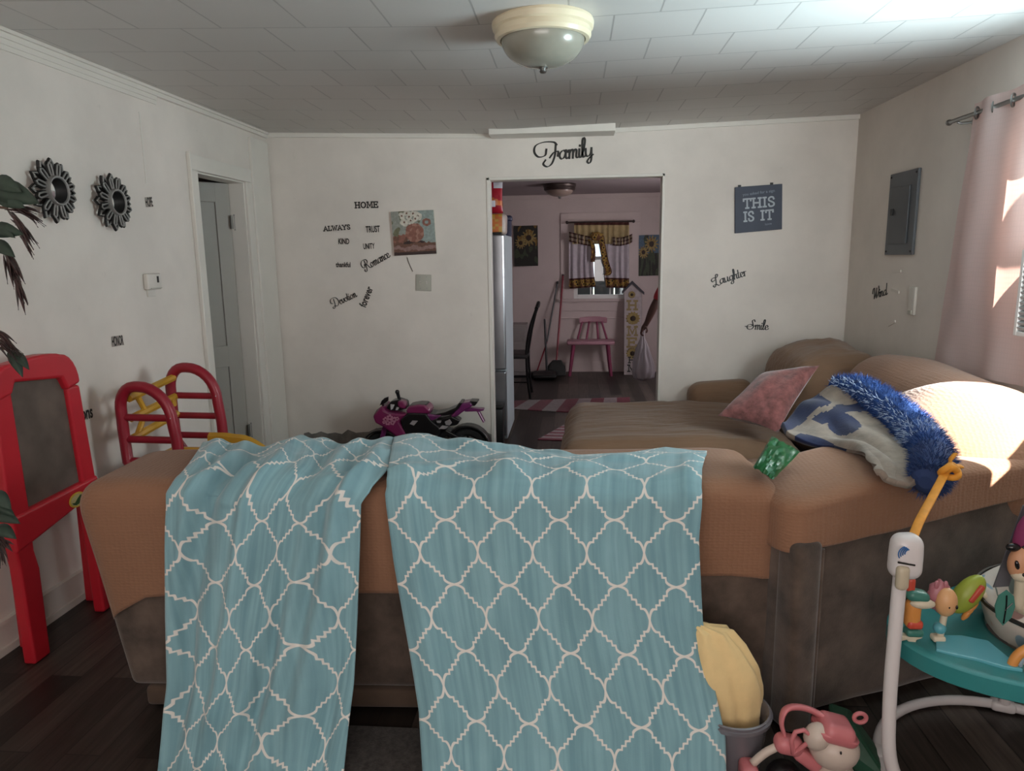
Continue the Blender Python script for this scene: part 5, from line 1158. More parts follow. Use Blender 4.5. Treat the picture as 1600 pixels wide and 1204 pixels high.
for (cx, cy, r_) in ((400,450,30),(440,430,34),(480,450,32),(420,480,28),(465,480,26),(510,440,22),(385,475,18)):
    u0_, v0_ = mq(cx, cy); rr = r_/6.154/225
    for k in range(5):
        a = 2*pi*k/5+cx; pts = [(u0_+rr*.62*cos(a)+rr*.36*cos(q), v0_+rr*.62*sin(a)+rr*.36*sin(q)) for q in [2*pi*i/8 for i in range(8)]]
        b.prism(pts, MY-.1075, MY-.105, lambda u, v, t_: (u, t_, v))
obj('flower_sticker', b, mat('pink_sticker', 'b5788f', .4), MT, label='pink flower stickers')
b = MB(); P0, P1 = mq(505, 285), mq(487, 205); b.tube([(P0[0], MY-.02, P0[1]), (P1[0], MY-.03, P1[1])], [.012, .014], 8); b.ell((P1[0], MY-.03, P1[1]), (.017, .017, .017), 10, 6)
obj('handlebar', b, m_blkp, MT, smooth=True)
mpr('mirror', [(352,312),(372,262),(400,236),(434,224),(434,262),(400,288),(372,300)], -.14, -.115, m_blkp, .004)
b = MB(); P0, P1 = mq(360, 330), mq(380, 285); b.tube([(P0[0], MY-.06, P0[1]), (P1[0], MY-.125, P1[1])], .008, 6); obj('mirror_stalk', b, m_blkp, MT)
mpr('foot_peg', [(850,600),(900,600),(900,625),(850,625)], -.15, -.08, m_blkp, .004)

# ---- leafy artificial tree past the frame edge
m_leafd = mat('leaf_dark_green', '24332a', .5, var=.25, vs=30); m_leafp = mat('leaf_plum_brown', '3a2726', .5, var=.25, vs=30); m_bark = mat('tree_bark', '4a3a2e', .8, var=.2)
PX, PY = -1.50, 1.28
T = thing('artificial_tree', 'leafy artificial tree with green and plum leaves drooping in at the frame edge', 'plant', (PX, PY, 0))
b = MB(); b.lathe([(.001, .002), (.13, .002), (.17, .28), (.18, .30), (.155, .30), (.15, .26), (.001, .26)], (PX, PY, 0), 28); obj('pot', b, mat('dark_pot', '2f2825', .6), T, smooth=True)
b = MB(); trunk = spline([(PX, PY, .26), (PX+.03, PY+.01, .7), (PX-.02, PY, 1.2), (PX+.02, PY, 1.85)], 8); b.tube(trunk, [lerp(.024, .009, i/(len(trunk)-1)) for i in range(len(trunk))], 8); obj('trunk', b, m_bark, T, smooth=True)
random.seed(21)
LG, LP, BR = MB(), MB(), MB()
def leaf(mb_, a, tip, w, droop=.0):
    a, tip = Vector(a), Vector(tip); ax = tip-a; L = ax.length; ax.normalize()
    view = ((a+tip)/2-CAM).normalized(); sd = ax.cross(view).normalized()*w
    n_ = 7; vs_ = []
    for i in range(n_+1):
        t_ = i/n_; c = a.lerp(tip, t_)+Vector((0, 0, droop*sin(pi*t_)*L)); ww = sin(pi*t_**.8)**.9
        vs_ += [c-sd*ww, c-view*.006*ww, c+sd*ww]
    mb_.add(vs_, [(3*i, 3*i+1, 3*i+4, 3*i+3) for i in range(n_)]+[(3*i+1, 3*i+2, 3*i+5, 3*i+4) for i in range(n_)])
def L(mb_, x0, y0, x1, y1, w, d=1.38, droop=.06): leaf(mb_, atY(x0, y0, d), atY(x1, y1, d-.03), w, droop)
for q in ((-14,283,34,300,.017),(-20,296,62,318,.024),(-6,312,40,325,.014)): L(LG, *q)
def LPL(x0, y0, x1, y1, w):
    L(LP, x0, y0, x1, y1, w*.62)
    for k in range(3): L(LP, x0+random.uniform(-6, 8), y0+random.uniform(-4, 8), lerp(x0, x1, .8)+random.uniform(-8, 8), lerp(y0, y1, .85)+random.uniform(-8, 10), w*.36)
for q in ((10,322,66,346,.005),(20,328,72,353,.004),(24,326,68,335,.004),(12,330,46,372,.006),(20,340,52,390,.007),(40,330,60,348,.004),(28,345,62,388,.004),(30,360,50,402,.006)): LPL(*q)
for q in ((-20,362,37,366,.016),(-14,352,24,372,.012),(-16,378,24,402,.014)): L(LG, *q)
for q in ((6,392,30,432,.008),(14,400,38,440,.007),(18,412,34,470,.008),(22,424,40,492,.008),(10,398,22,452,.006),(26,440,44,474,.005),(14,405,30,450,.004)): LPL(*q)
for q in ((-10,512,26,548,.007),(-6,522,38,560,.006),(-8,530,30,568,.006),(0,520,20,545,.005),(4,534,36,556,.004)): LPL(*q)
for q in ((14,546,36,590,.011),(20,550,46,578,.010)): L(LG, *q)
for q in ((-16,768,18,796,.016),(-20,800,32,818,.016),(-16,786,24,806,.012),(-10,822,26,842,.014)): L(LG, *q)
for q in ((-8,838,20,862,.010),(-6,848,10,884,.007),(-10,830,14,856,.008)): LPL(*q)
for tgt in ((-8,300),(-4,366),(0,385),(-10,515),(10,545),(-18,780),(-18,815),(-12,838),(12,325)):
    e = atY(*tgt, 1.38); s0 = min(trunk, key=lambda p: abs(p.z-(e.z-.10))); pts = spline([s0, s0.lerp(e, .5)+Vector((0, 0, .07)), e], 6); BR.tube(pts, [.005]*4+[.003]*(len(pts)-4), 6)
for k in range(90):
    z = random.uniform(.75, 2.0); a = random.uniform(pi*.55, pi*1.6); r_ = random.uniform(.12, .40)
    s0 = min(trunk, key=lambda p: abs(p.z-z)); e = s0+Vector((cos(a)*r_, sin(a)*r_*.9, random.uniform(-.05, .12)))
    e.x = max(e.x, WALL_L+.08)
    BR.tube([s0, s0.lerp(e, .5)+Vector((0, 0, .03)), e], .0025, 5)
    for q in range(3): leaf(LG if random.random() < .6 else LP, e, e+Vector((random.uniform(-.06, .06), random.uniform(-.06, .06), random.uniform(-.09, .01))), random.uniform(.008, .018), .1)
obj('branches', BR, m_bark, T, smooth=True)
obj('green_leaves', LG, m_leafd, T, smooth=True, solid=.0008); obj('plum_leaves', LP, m_leafp, T, smooth=True, solid=.0008)

# ---- baby jumper
m_wp = mat('white_tube', 'cfc9c8', .35, var=.03); m_teal = mat('teal_tray', '2f7f80', .35, var=.05); m_teal2 = mat('pale_teal_inlay', '5aa0ac', .35, var=.04)
m_org = mat('orange_webbing', 'd58f2b', .7, var=.1, vs=40); m_grs = mat('grey_strap', '5b5b60', .7, var=.1)
JC, TC = Vector((1.31, 1.91, 0)), Vector((1.40, 1.98, 0))
J = thing('baby_jumper', 'white framed baby jumper with a teal toy tray beside the sectional end panel', 'baby jumper', tuple(JC))
b = MB(); b.tube([JC+Vector((.40*cos(a), .40*sin(a), .02)) for a in [2*pi*i/64 for i in range(64)]], .016, 12, closed=True); obj('base_ring', b, m_wp, J, smooth=True, angle=180)
for a in (72, 165, 285):
    b = MB(); q = JC+Vector((.40*cos(radians(a)), .40*sin(radians(a)), .02)); b.rbox(q, (.075, .05, .036), .015, Matrix.Rotation(radians(a+90), 3, 'Z'), 2, 3); obj('foot', b, m_wp, J, smooth=True, angle=180)
pole = spline([Vector((.925, 1.80, .02)), atY(1392, 1190, 1.80), atY(1390, 1100, 1.805), atY(1399, 980, 1.81), atY(1407, 895, 1.815)], 8)
b = MB(); b.tube(pole, .0175, 14); obj('pole', b, m_wp, J, smooth=True, angle=180)
b = MB(); b.cyl((1.434, 2.285, .02), (1.43, 2.24, .425), .0165, n=12); obj('tray_post', b, m_wp, J, smooth=True)
for s, (ax_, ay_) in (('b', (1.66, 2.10)), ('c', (1.44, 1.50))):
    b = MB(); b.tube(spline([(ax_, ay_, .02), (ax_+.03*(ax_-JC.x), ay_+.03*(ay_-JC.y), .35), (ax_, ay_, .70)], 8), .0175, 12); obj('pole', b, m_wp, J, smooth=True, angle=180)
hd = atY(1415, 868, 1.815)
def hfn(p): return Vector((p.x*(1-.12*(p.z > 0)*p.z/.08), p.y, p.z))
def jhead(c, rz, lab=None):
    b = MB(); b.rbox(c, (.080, .066, .122), .029, Matrix.Rotation(rz, 3, 'Z'), 5, 5, hfn); o = obj('spring_housing', b, m_wp, J, smooth=True, angle=180)
    b = MB(); b.rbox(Vector(c)+Matrix.Rotation(rz, 3, 'Z') @ Vector((-.022, -.028, -.046)), (.032, .026, .066), .012, Matrix.Rotation(rz, 3, 'Z'), 3, 3); obj('clip', b, mat('cream_clip', 'b9ad96', .4), o, smooth=True, angle=180)
    b = MB(); b.box(Vector(c)+Matrix.Rotation(rz, 3, 'Z') @ Vector((-.018, -.034, -.006)), (.046, .004, .004), R=Matrix.Rotation(rz, 3, 'Z') @ Matrix.Rotation(radians(12), 3, 'Y')); obj('slot', b, m_black, o)
    b = MB()
    for k in range(4): b.tube([Vector(c)+Matrix.Rotation(rz, 3, 'Z') @ Vector((-.016+.018*cos(a)*(.5+.2*k)-.002*k, -.0345, .022+.020*sin(a)*(.5+.15*k))) for a in [radians(80+k*8+i*14) for i in range(9)]], .0016, 5)
    obj('print', b, mat('blue_print', '2f5f94', .5), o)
jhead(hd, radians(8)); jhead((1.66, 2.10, .76), radians(60)); jhead((1.44, 1.50, .76), radians(-60))
sp_ = spline([atY(1425, 842, 1.82), atY(1437, 813, 1.89), atY(1453, 783, 1.98), atY(1468, 755, 2.06), atY(1477, 738, 2.10)], 8)
b = MB(); b.tube(sp_, .012, 10, flat=.35); obj('strap', b, m_org, J, smooth=True, angle=180)
k_ = atY(1484, 736, 2.10)
b = MB(); b.tube([k_+Vector((.022*cos(a), .012*sin(2*a), .018*sin(a))) for a in [2*pi*i/20 for i in range(20)]], .010, 8, closed=True); b.tube(spline([k_+Vector((-.01, 0, 0)), k_+Vector((.0, -.012, .015)), k_+Vector((.018, -.004, .0))], 5), .010, 8); obj('strap_knot', b, m_org, J, smooth=True, angle=180)
for x, y in ((1492, 709), (1501, 728)):
    b = MB(); e = atY(x, y, 2.12); b.tube(spline([k_, k_.lerp(e, .5)+Vector((-.006, 0, .006)), e], 5), [.009]*6+[.013]*5, 8, flat=.4); obj('strap_end', b, m_org, J, smooth=True, angle=180)
TZ = .45
def lobe(a): return .335+.145*max(0, cos(1.5*(((a-radians(183)+pi) % (2*pi))-pi)))**2.2+.10*max(0, cos(1.5*(((a-radians(303)+pi) % (2*pi))-pi)))**2.2+.05*max(0, cos(1.5*(((a-radians(63)+pi) % (2*pi))-pi)))**2.2
def ringtray(mb_, prof2, n=96):
    k = len(prof2); vs_ = []
    for i in range(n):
        a = 2*pi*i/n
        for (t_, z) in prof2:
            r_ = lerp(.205, lobe(a), min(t_, 1))+max(0, t_-1)
            vs_.append(TC+Vector((r_*cos(a), r_*sin(a), z)))
    mb_.add(vs_, [(i*k+j, ((i+1) % n)*k+j, ((i+1) % n)*k+(j+1) % k, i*k+(j+1) % k) for i in range(n) for j in range(k)])
b = MB(); ringtray(b, [(0, TZ-.01), (.06, TZ), (.55, TZ-.006), (.90, TZ-.002), (1, TZ), (1.01, TZ-.006), (1.01, TZ-.05), (1, TZ-.056), (.94, TZ-.05), (.9, TZ-.03), (.1, TZ-.03), (0, TZ-.05)]); obj('tray', b, m_teal, J, smooth=True, angle=50)
b = MB(); g_ = [(.985, 1.875), (1.02, 1.855), (1.07, 1.835), (1.12, 1.80), (1.16, 1.79), (1.155, 1.86), (1.15, 1.93), (1.09, 1.955), (1.02, 1.95)]; b.prism(g_, TZ-.006, TZ+.004, lambda u, v, t_: (u, v, t_)); obj('tray_inlay', b, m_teal2, J, bevel=.002)
m_bone = mat('cream_toy', 'cbbfa8', .4); m_rings = mat('toy_red', 'c04a38', .4); m_ton = mat('toy_orange', 'd08a45', .4); m_tgr = mat('toy_sea_green', '3c7468', .4); m_tyl = mat('toy_lime', '9aa53c', .4); m_tpk = mat('toy_pink', 'a86a72', .4); m_tbl = mat('toy_blue_grey', '9fb2c0', .4); m_eye = mat('toy_eye', '141012', .2)
# toucan rattle standing on the left lobe
bc = atY(1426, 958, 1.93)
par_ = MB(); par_.rbox(bc, (.040, .036, .085), .016, None, 3, 4); TO = obj('bird_rattle', par_, m_ton, J, smooth=True, angle=180)
b = MB(); b.rbox(bc+Vector((.006, 0, .055)), (.062, .045, .032), .015, Matrix.Rotation(radians(12), 3, 'Y'), 3, 4); obj('wing', b, m_tgr, TO, smooth=True, angle=180)
b = MB(); b.ell(bc+Vector((.018, -.012, .036)), (.034, .016, .014), 14, 8); obj('beak', b, m_bone, TO, smooth=True)
b = MB(); b.rbox(bc+Vector((-.012, 0, .085)), (.022, .02, .045), .009, None, 2, 3); obj('crest', b, m_rings, TO, smooth=True, angle=180)
b = MB(); b.rbox(bc+Vector((.004, 0, -.028)), (.042, .040, .026), .010, None, 3, 3); obj('belly_band', b, m_rings, TO, smooth=True, angle=180)
b = MB(); b.rbox(bc+Vector((.006, 0, -.054)), (.046, .036, .022), .009, None, 3, 3); obj('tail_band', b, m_tgr, TO, smooth=True, angle=180)
b = MB(); b.prism([(-.03, 0), (.03, -.005), (.012, -.012), (.006, -.040), (-.004, -.040), (-.012, -.012), (-.032, -.018)], -.012, .012, lambda u, v, t_: bc+Vector((u, t_, v-.062))); obj('foot', b, m_bone, TO, bevel=.003)
# animal head on a post
lc_ = atY(1478, 940, 1.93)
b = MB(); b.cyl(lc_+Vector((-.006, 0, -.10)), lc_+Vector((0, 0, -.03)), .009, n=10); LI = obj('head_post', b, m_bone, J, smooth=True)
b = MB(); b.ell(lc_+Vector((-.010, 0, -.078)), (.017, .017, .017), 14, 8); obj('bead', b, m_teal2, LI, smooth=True)
b = MB(); b.rbox(lc_+Vector((-.012, 0, -.108)), (.034, .03, .018), .007, None, 2, 3); obj('socket', b, m_bone, LI, smooth=True, angle=180)
b = MB(); b.ell(lc_, (.029, .026, .042), 20, 12); obj('head', b, mat('toy_apricot', 'd3a070', .45), LI, smooth=True)
b = MB(); b.ell(lc_+Vector((-.012, .016, .010)), (.032, .020, .046), 18, 10, fn=lambda d: 1+.10*cos(8*atan2(d.z, d.x))); obj('mane', b, m_tpk, LI, smooth=True)
for s in (-1, 1):
    b = MB(); b.ell(lc_+Vector((.008+s*.010, -.023, -.004)), (.0035, .003, .006), 8, 6); obj('eye', b, m_eye, LI, smooth=True)
for s in (-1, 1):
    b = MB(); b.ell(lc_+Vector((-.014+s*.012, .006, .046)), (.007, .006, .014), 8, 6); obj('ear', b, m_tpk, LI, smooth=True)
# lime bird behind it
pc = atY(1510, 930, 2.02); Rp = Matrix.Rotation(radians(32), 3, 'Y')
b = MB(); b.ell(pc, (.036, .03, .072), 20, 12, Rp, fn=lambda d: 1-.15*max(0, -d.z)); LB = obj('lime_bird', b, m_tyl, J, smooth=True)
b = MB(); b.rbox(pc+Rp @ Vector((0, -.028, .022)), (.016, .012, .060), .006, Rp, 2, 3); obj('stripe', b, m_rings, LB, smooth=True, angle=180)
for k in range(3):
    b = MB(); b.ell(pc+Rp @ Vector((.028+.0*k, -.01, -.045+.016*k)), (.008, .01, .022), 10, 6, Rp); obj('feather', b, m_ton, LB, smooth=True)
b = MB(); b.ell(pc+Rp @ Vector((.032, -.012, .030)), (.007, .007, .010), 8, 6); obj('eye', b, m_bone, LB, smooth=True)
# rainbow arch
rc = Vector((1.225, 1.80, TZ-.004))
for k, (R_, mm) in enumerate(((.088, m_ton), (.066, m_tbl), (.046, m_bone))):
    b = MB(); b.tube([rc+Vector((-R_*cos(a)*.9, .012*k+.03*cos(a)*.4, R_*sin(a)*.80)) for a in [pi*i/18 for i in range(19)]], .0125, 10); obj('rainbow_arch', b, mm, J, smooth=True)
# printed fabric seat
m_seat = bpy.data.materials.new('printed_seat_fabric'); m_seat.use_nodes = True; t = NT(m_seat); co = t.coord(); vo = t.node('ShaderNodeTexVoronoi'); vo.inputs['Scale'].default_value = 15; vo.inputs['Randomness'].default_value = .8; t.link(t.mapping(co, (1, 1, .6)), vo.inputs[0])
leafm = t.ramp(vo.outputs['Distance'], [(.26, 1.), (.30, 0.)]); hue = t.node('ShaderNodeSeparateColor'); t.link(vo.outputs['Color'], hue.inputs[0])
lc3 = t.ramp(hue.outputs[0], [(.0, hexc('39524d')), (.34, hexc('39524d')), (.35, hexc('a3483c')), (.55, hexc('c08a45')), (.56, hexc('6f8fa0')), (.8, hexc('6f8fa0')), (.81, hexc('a98a60'))])
t.link(t.mix(t.math('MULTIPLY', leafm, .85), hexc('bcb2a8'), lc3), t.b.inputs['Base Color']); t.b.inputs['Roughness'].default_value = .9
b = MB(); n_ = 48; prs = [(.205, TZ+.0), (.225, TZ+.05), (.235, TZ+.085), (.215, TZ+.105), (.190, TZ+.09), (.165, TZ+.02), (.14, TZ-.08), (.10, TZ-.16), (.001, TZ-.17)]
vs_ = [TC+Vector((r_*(1+.03*nz(cos(a)*3, sin(a)*3, z*9))*cos(a), r_*(1+.03*nz(cos(a)*3, sin(a)*3, z*9))*sin(a), z+.02*max(0, sin(a))*(z > TZ+.04))) for r_, z in prs for a in [2*pi*j/n_ for j in range(n_)]]
b.add(vs_, [(i*n_+j, i*n_+(j+1) % n_, (i+1)*n_+(j+1) % n_, (i+1)*n_+j) for i in range(len(prs)-1) for j in range(n_)]); obj('seat', b, m_seat, J, smooth=True, angle=180)
b = MB(); b.tube([TC+Vector((.236*cos(a), .236*sin(a), TZ+.086+.02*max(0, sin(a)))) for a in [2*pi*i/48 for i in range(48)]], .006, 6, closed=True); obj('seat_piping', b, m_black, J, smooth=True)
lq = atY(1568, 945, 1.76); b = MB(); b.prism([(0, -.052), (.018, -.03), (.024, .0), (.018, .028), (0, .044), (-.018, .028), (-.024, 0), (-.018, -.03)], 0, .003, lambda u, v, t_: lq+Vector((u, -.004-t_, v))); obj('leaf_patch', b, m_tgr, J)
b = MB(); b.tube(spline([lq+Vector((0, -.008, -.045)), lq+Vector((.002, -.008, 0)), lq+Vector((0, -.008, .03))], 4), .0018, 5); b.tube([lq+Vector((0, -.008, -.01)), lq+Vector((.016, -.008, .01))], .0014, 5); obj('leaf_vein', b, m_eye, J)
# seat back pad, animal face and grey strap towards the frame edge
b = MB(); b.ell(atY(1628, 846, 1.98), (.075, .035, .105), 24, 14); obj('back_pad', b, mat('magenta_pad', '7c2853', .8), J, smooth=True)
pq = atY(1628, 846, 1.98); b = MB(); b.cyl((pq.x+.03, 1.99, TZ-.14), (pq.x, 1.985, pq.z-.06), .015, n=10); obj('pad_post', b, m_wp, J, smooth=True)
af = atY(1593, 880, 1.96); b = MB(); b.ell(af, (.030, .026, .046), 18, 12); AF = obj('animal_face', b, mat('toy_peach', 'c58f6c', .5), J, smooth=True)
b = MB(); b.ell(af+Vector((.004, -.006, -.030)), (.026, .024, .020), 14, 8); obj('muzzle', b, m_bone, AF, smooth=True)
b = MB(); b.ell(af+Vector((.0, -.026, -.022)), (.006, .005, .006), 8, 6); obj('nose', b, m_eye, AF, smooth=True)
for s in (-1, 1):
    b = MB(); b.ell(af+Vector((s*.020, .002, .046)), (.020, .012, .012), 10, 6); obj('ear', b, m_eye, AF, smooth=True)
    b = MB(); b.ell(af+Vector((s*.018, -.020, .004)), (.006, .006, .014), 8, 6, Matrix.Rotation(radians(15*s), 3, 'Y')); obj('eye', b, m_eye, AF, smooth=True)
b = MB(); b.cyl(af+Vector((.014, .0, -.17)), af+Vector((.006, 0, -.04)), .013, n=10); obj('neck_post', b, m_bone, AF, smooth=True)
s0, s1 = atY(1600, 800, 2.05), atY(1556, 915, 2.02)
b = MB(); b.add([s0+Vector((-.004, 0, .02)), s0+Vector((.035, .01, .02)), s1+Vector((.042, .01, -.005)), s1+Vector((-.006, 0, -.005))]+[q+Vector((0, .004, 0)) for q in (s0+Vector((-.004, 0, .02)), s0+Vector((.035, .01, .02)), s1+Vector((.042, .01, -.005)), s1+Vector((-.006, 0, -.005)))], [(0,1,2,3), (7,6,5,4), (0,4,5,1), (1,5,6,2), (2,6,7,3), (3,7,4,0)]); obj('strap', b, m_grs, J)

# ---- pink walking toy
m_tp = mat('salmon_pink_plastic', 'c07074', .4, var=.05); m_tc = mat('cream_plastic', 'c2b2a6', .4, var=.04)
PD = 1.86
def pk(x, y, d=0): return atY(x, y, PD+d)
T = thing('push_toy', 'salmon pink and cream push toy with a capped round head beside the jumper pole', 'toy', (.66, PD, 0))
hb = pk(1303, 1168); b = MB(); b.ell(hb, (.068, .060, .058), 28, 16); HD = obj('head', b, m_tc, T, smooth=True)
b = MB(); b.ell(pk(1276, 1150, -.02), (.034, .034, .040), 18, 10, Matrix.Rotation(radians(25), 3, 'Y')); obj('cheek', b, m_tc, HD, smooth=True)
b = MB(); b.ell(pk(1314, 1176, -.060), (.003, .003, .005), 8, 5); obj('eye', b, m_eye, HD, smooth=True)
b = MB(); b.rbox(pk(1305, 1138, -.005), (.115, .10, .058), .026, Matrix.Rotation(radians(14), 3, 'Y'), 5, 4, lambda p: Vector((p.x*(1-.22*(p.z > 0)), p.y, p.z))); obj('cap', b, m_tp, HD, smooth=True, angle=180)
lo_ = pk(1344, 1121); b = MB(); b.tube([lo_+Vector((.016*cos(a), 0, .014*sin(a))) for a in [2*pi*i/18 for i in range(18)]], .006, 8, closed=True); obj('cap_loop', b, m_tp, HD, smooth=True)
b = MB(); b.lathe([(.048, -.16), (.054, -.10), (.050, -.06), (.030, -.045)], (hb.x+.004, hb.y, hb.z), 24); obj('body', b, m_tc, T, smooth=True, angle=60)
b = MB(); b.rbox(pk(1232, 1162), (.080, .06, .052), .024, Matrix.Rotation(radians(10), 3, 'Y'), 4, 4); SH = obj('shoulder_shell', b, m_tp, T, smooth=True, angle=180)
b = MB(); b.add([], []); pts = [pk(x, y, d) for x, y, d in ((1226, 1150, 0), (1221, 1128, .01), (1226, 1110, .02), (1240, 1104, .03), (1262, 1107, .03), (1284, 1118, .02), (1296, 1130, .0))]
sp2 = spline(pts, 6)
b.tube(sp2, [lerp(.013, .021, min(1, max(0, (i-4)/14))) for i in range(len(sp2))], 10, flat=.45); obj('carry_strap', b, m_tp, T, smooth=True, angle=180)
b = MB(); b.tube([pk(x, y, -.03) for x, y in ((1239, 1176), (1237, 1156), (1243, 1143), (1256, 1140), (1268, 1150), (1262, 1160), (1246, 1172))], .0065, 8, closed=True); obj('arm_loop', b, m_tp, T, smooth=True, angle=180)
b = MB(); b.rbox(pk(1260, 1183), (.085, .05, .040), .015, Matrix.Rotation(radians(38), 3, 'Y'), 4, 3); obj('hip', b, m_tp, T, smooth=True, angle=180)
b = MB(); b.tube(spline([pk(1214, 1166), pk(1195, 1176), pk(1176, 1192)], 5), .012, 10); obj('leg', b, m_tc, T, smooth=True, angle=180)
b = MB(); b.tube(spline([pk(1272, 1190), pk(1290, 1203), pk(1300, 1225)], 5), .012, 10); obj('leg', b, m_tc, T, smooth=True, angle=180)
f1 = pk(1170, 1200); b = MB(); b.rbox(Vector((f1.x, f1.y, .048)), (.050, .075, .085), .018, None, 3, 3); obj('foot', b, m_tp, T, smooth=True, angle=180)
f2 = pk(1330, 1215); b = MB(); b.rbox(Vector((f2.x+.01, f2.y, .03)), (.075, .085, .05), .018, None, 3, 3); obj('foot', b, m_tp, T, smooth=True, angle=180)
b = MB(); b.lathe([(.001, -.025), (.042, -.025), (.048, -.015), (.048, .015), (.042, .025), (.001, .025)], (pk(1225, 1204).x, PD, .05), 26, (0, 1, 0)); WH = obj('wheel', b, m_blkp, T, smooth=True, angle=40)
# ---- green cloth tent corner behind it
b = MB(); P = [atY(1296, 1116, 2.03), atY(1332, 1128, 2.02), atY(1392, 1225, 1.92), atY(1352, 1240, 1.88), atY(1300, 1160, 2.0)]
P2 = [q+Vector((.03, .10, -.02)) for q in P]
for q in P+P2: q.z = max(q.z, .004)
n_ = len(P); b.add(P+P2, [tuple(range(n_)), tuple(reversed(range(n_, 2*n_)))]+[(i, n_+i, n_+(i+1) % n_, (i+1) % n_) for i in range(n_)])
setp(obj('toy_tent', b, mat('dark_green_nylon', '1c4632', .55, var=.15), None, bevel=.012), 'dark green folded play tent corner behind the pink push toy', 'toy')
# ---- bin with yellow cloth
bc_ = Vector((.475, 1.985, 0)); m_tub = mat('smoky_tub', '6f6b70', .25, var=.05, spec=.6)
T = thing('tub', 'smoky grey plastic tub on the floor tucked behind the throw', 'tub', tuple(bc_))
def tubf(r0, r1, z0, z1): return [(r0, z0), (r1, z1)]
b = MB(); b.lathe([(.001, .003), (.085, .003), (.092, .02), (.104, .165), (.110, .178), (.112, .184), (.106, .186), (.099, .176), (.088, .025), (.001, .012)], bc_, 40); obj('body', b, m_tub, T, smooth=True, angle=40)
b = MB(); b.lathe([(.105, .160), (.115, .163), (.117, .176), (.108, .178)], bc_, 40); obj('rim', b, m_tub, T, smooth=True, angle=60)
b = MB(); yy = Vector((.445, 2.015, 0))
def yfn(u, v):
    a = 2*pi*u; pr_ = interp([(0, .115), (.10, .165), (.24, .230), (.36, .30), (.50, .37), (.60, .415), (1, .435)], v)
    r_ = interp([(0, .080), (.10, .104), (.24, .122), (.36, .118), (.50, .092), (.60, .060), (1, .004)], v)
    k = .012*sin(7*a+4*v+2*nz(cos(a)*2, sin(a)*2, v*2))*(1-.4*v)+.012*nz(cos(a)*3, sin(a)*3, v*4)
    rx2, ry2 = (r_+k), (r_+k)*.62; hang = max(0, cos(a+.55))**3*max(0, 1-v/.22); rx2 += .028*hang; ry2 += .02*hang; z = pr_-.085*hang
    return (yy.x+rx2*cos(a)-.10*max(0, v-.2), min(yy.y+ry2*sin(a), 2.10+.0*v), max(z, .02))
b.grid(yfn, 64, 40); setp(obj('yellow_cloth', b, fabric('yellow_cotton', 'e4c892', .08, 8, .3, 180), None, smooth=True, angle=180), 'crumpled yellow cloth stuffed in the smoky tub', 'cloth')
b = MB(); p_ = atY(1104, 1104, 1.985)
# ---- mottled mat under the hanging throw
b = MB(); b.rbox((-.55, 1.70, .006), (.62, .72, .010), .004, None, 3, 2); setp(obj('floor_mat', b, fabric('charcoal_mat', '3c3835', .5, 60, .5, 200), None, smooth=True, angle=180), 'charcoal mottled mat on the floor below the gap in the throw', 'mat')
# ================================================================== person in the kitchen
m_skin = mat('brown_skin', '4a2f28', .55, var=.08, vs=20); m_rsh = mat('red_shirt', '9c2f38', .85, var=.1); m_pnt = mat('maroon_trousers', '6a2338', .85, var=.1); m_hair = mat('black_hair', '120d0c', .6, var=.2); m_shoe = mat('dark_shoe', '1c191b', .6)
def skinned(name, verts, edges, radii, m, parent, root=0, sub=2, local=False):
    inv = WORLD[parent.name].inverted()
    me = bpy.data.meshes.new(name); me.from_pydata([tuple(inv @ Vector(v)) for v in verts], edges, []); me.materials.append(m)
    o = bpy.data.objects.new(name, me); COL.objects.link(o); o.parent = parent
    md = o.modifiers.new('skin', 'SKIN'); md.use_smooth_shade = True
    sv = me.skin_vertices[0].data
    for i, r_ in enumerate(radii): sv[i].radius = (r_, r_) if not isinstance(r_, tuple) else r_; sv[i].use_root = (i == root)
    s_ = o.modifiers.new('sub', 'SUBSURF'); s_.levels = sub; s_.render_levels = sub; WORLD[o.name] = WORLD[parent.name]; return o
BX, BY = .985, 7.0
PN = thing('person', 'person in red shirt and maroon trousers behind the kitchen opening, holding a plastic bag', 'person', (BX, BY, 0))
sh, el, wr_, pl = Vector((.905, BY-.15, 1.30)), Vector((.752, BY-.19, 1.04)), Vector((.690, BY-.16, .880)), Vector((.664, BY-.15, .835))
V = [(BX, BY, .88), (BX, BY, 1.05), (BX-.01, BY, 1.24), (BX-.01, BY, 1.36), (BX-.02, BY, 1.42), (BX-.03, BY, 1.49), (BX-.035, BY, 1.57),   # pelvis .. head 0-6
     tuple(sh), tuple(sh.lerp(el, .5)), tuple(el), tuple(el.lerp(wr_, .45)), tuple(wr_), tuple(pl),                                     # near arm 7-12
     (BX-.0, BY+.17, 1.30), (BX+.03, BY+.22, 1.04), (BX-.05, BY+.22, .84), (BX-.06, BY+.22, .76),                                        # far arm 13-16
     (BX, BY-.09, .80), (BX-.06, BY-.10, .46), (BX-.01, BY-.10, .09), (BX-.12, BY-.10, .035),                                             # near leg 17-20
     (BX, BY+.09, .80), (BX+.04, BY+.10, .46), (BX+.12, BY+.10, .09), (BX+.02, BY+.10, .035)]                                             # far leg 21-24
Eg = [(0,1),(1,2),(2,3),(3,4),(4,5),(5,6),(3,7),(7,8),(8,9),(9,10),(10,11),(11,12),(3,13),(13,14),(14,15),(15,16),(0,17),(17,18),(18,19),(19,20),(0,21),(21,22),(22,23),(23,24)]
Rd = [(.13,.12),(.115,.11),(.125,.12),(.09,.08),.052,.085,.085,.058,.047,.040,.037,.026,(.030,.018),.058,.042,.026,.028,.085,.058,.042,.035,.085,.058,.042,.035]
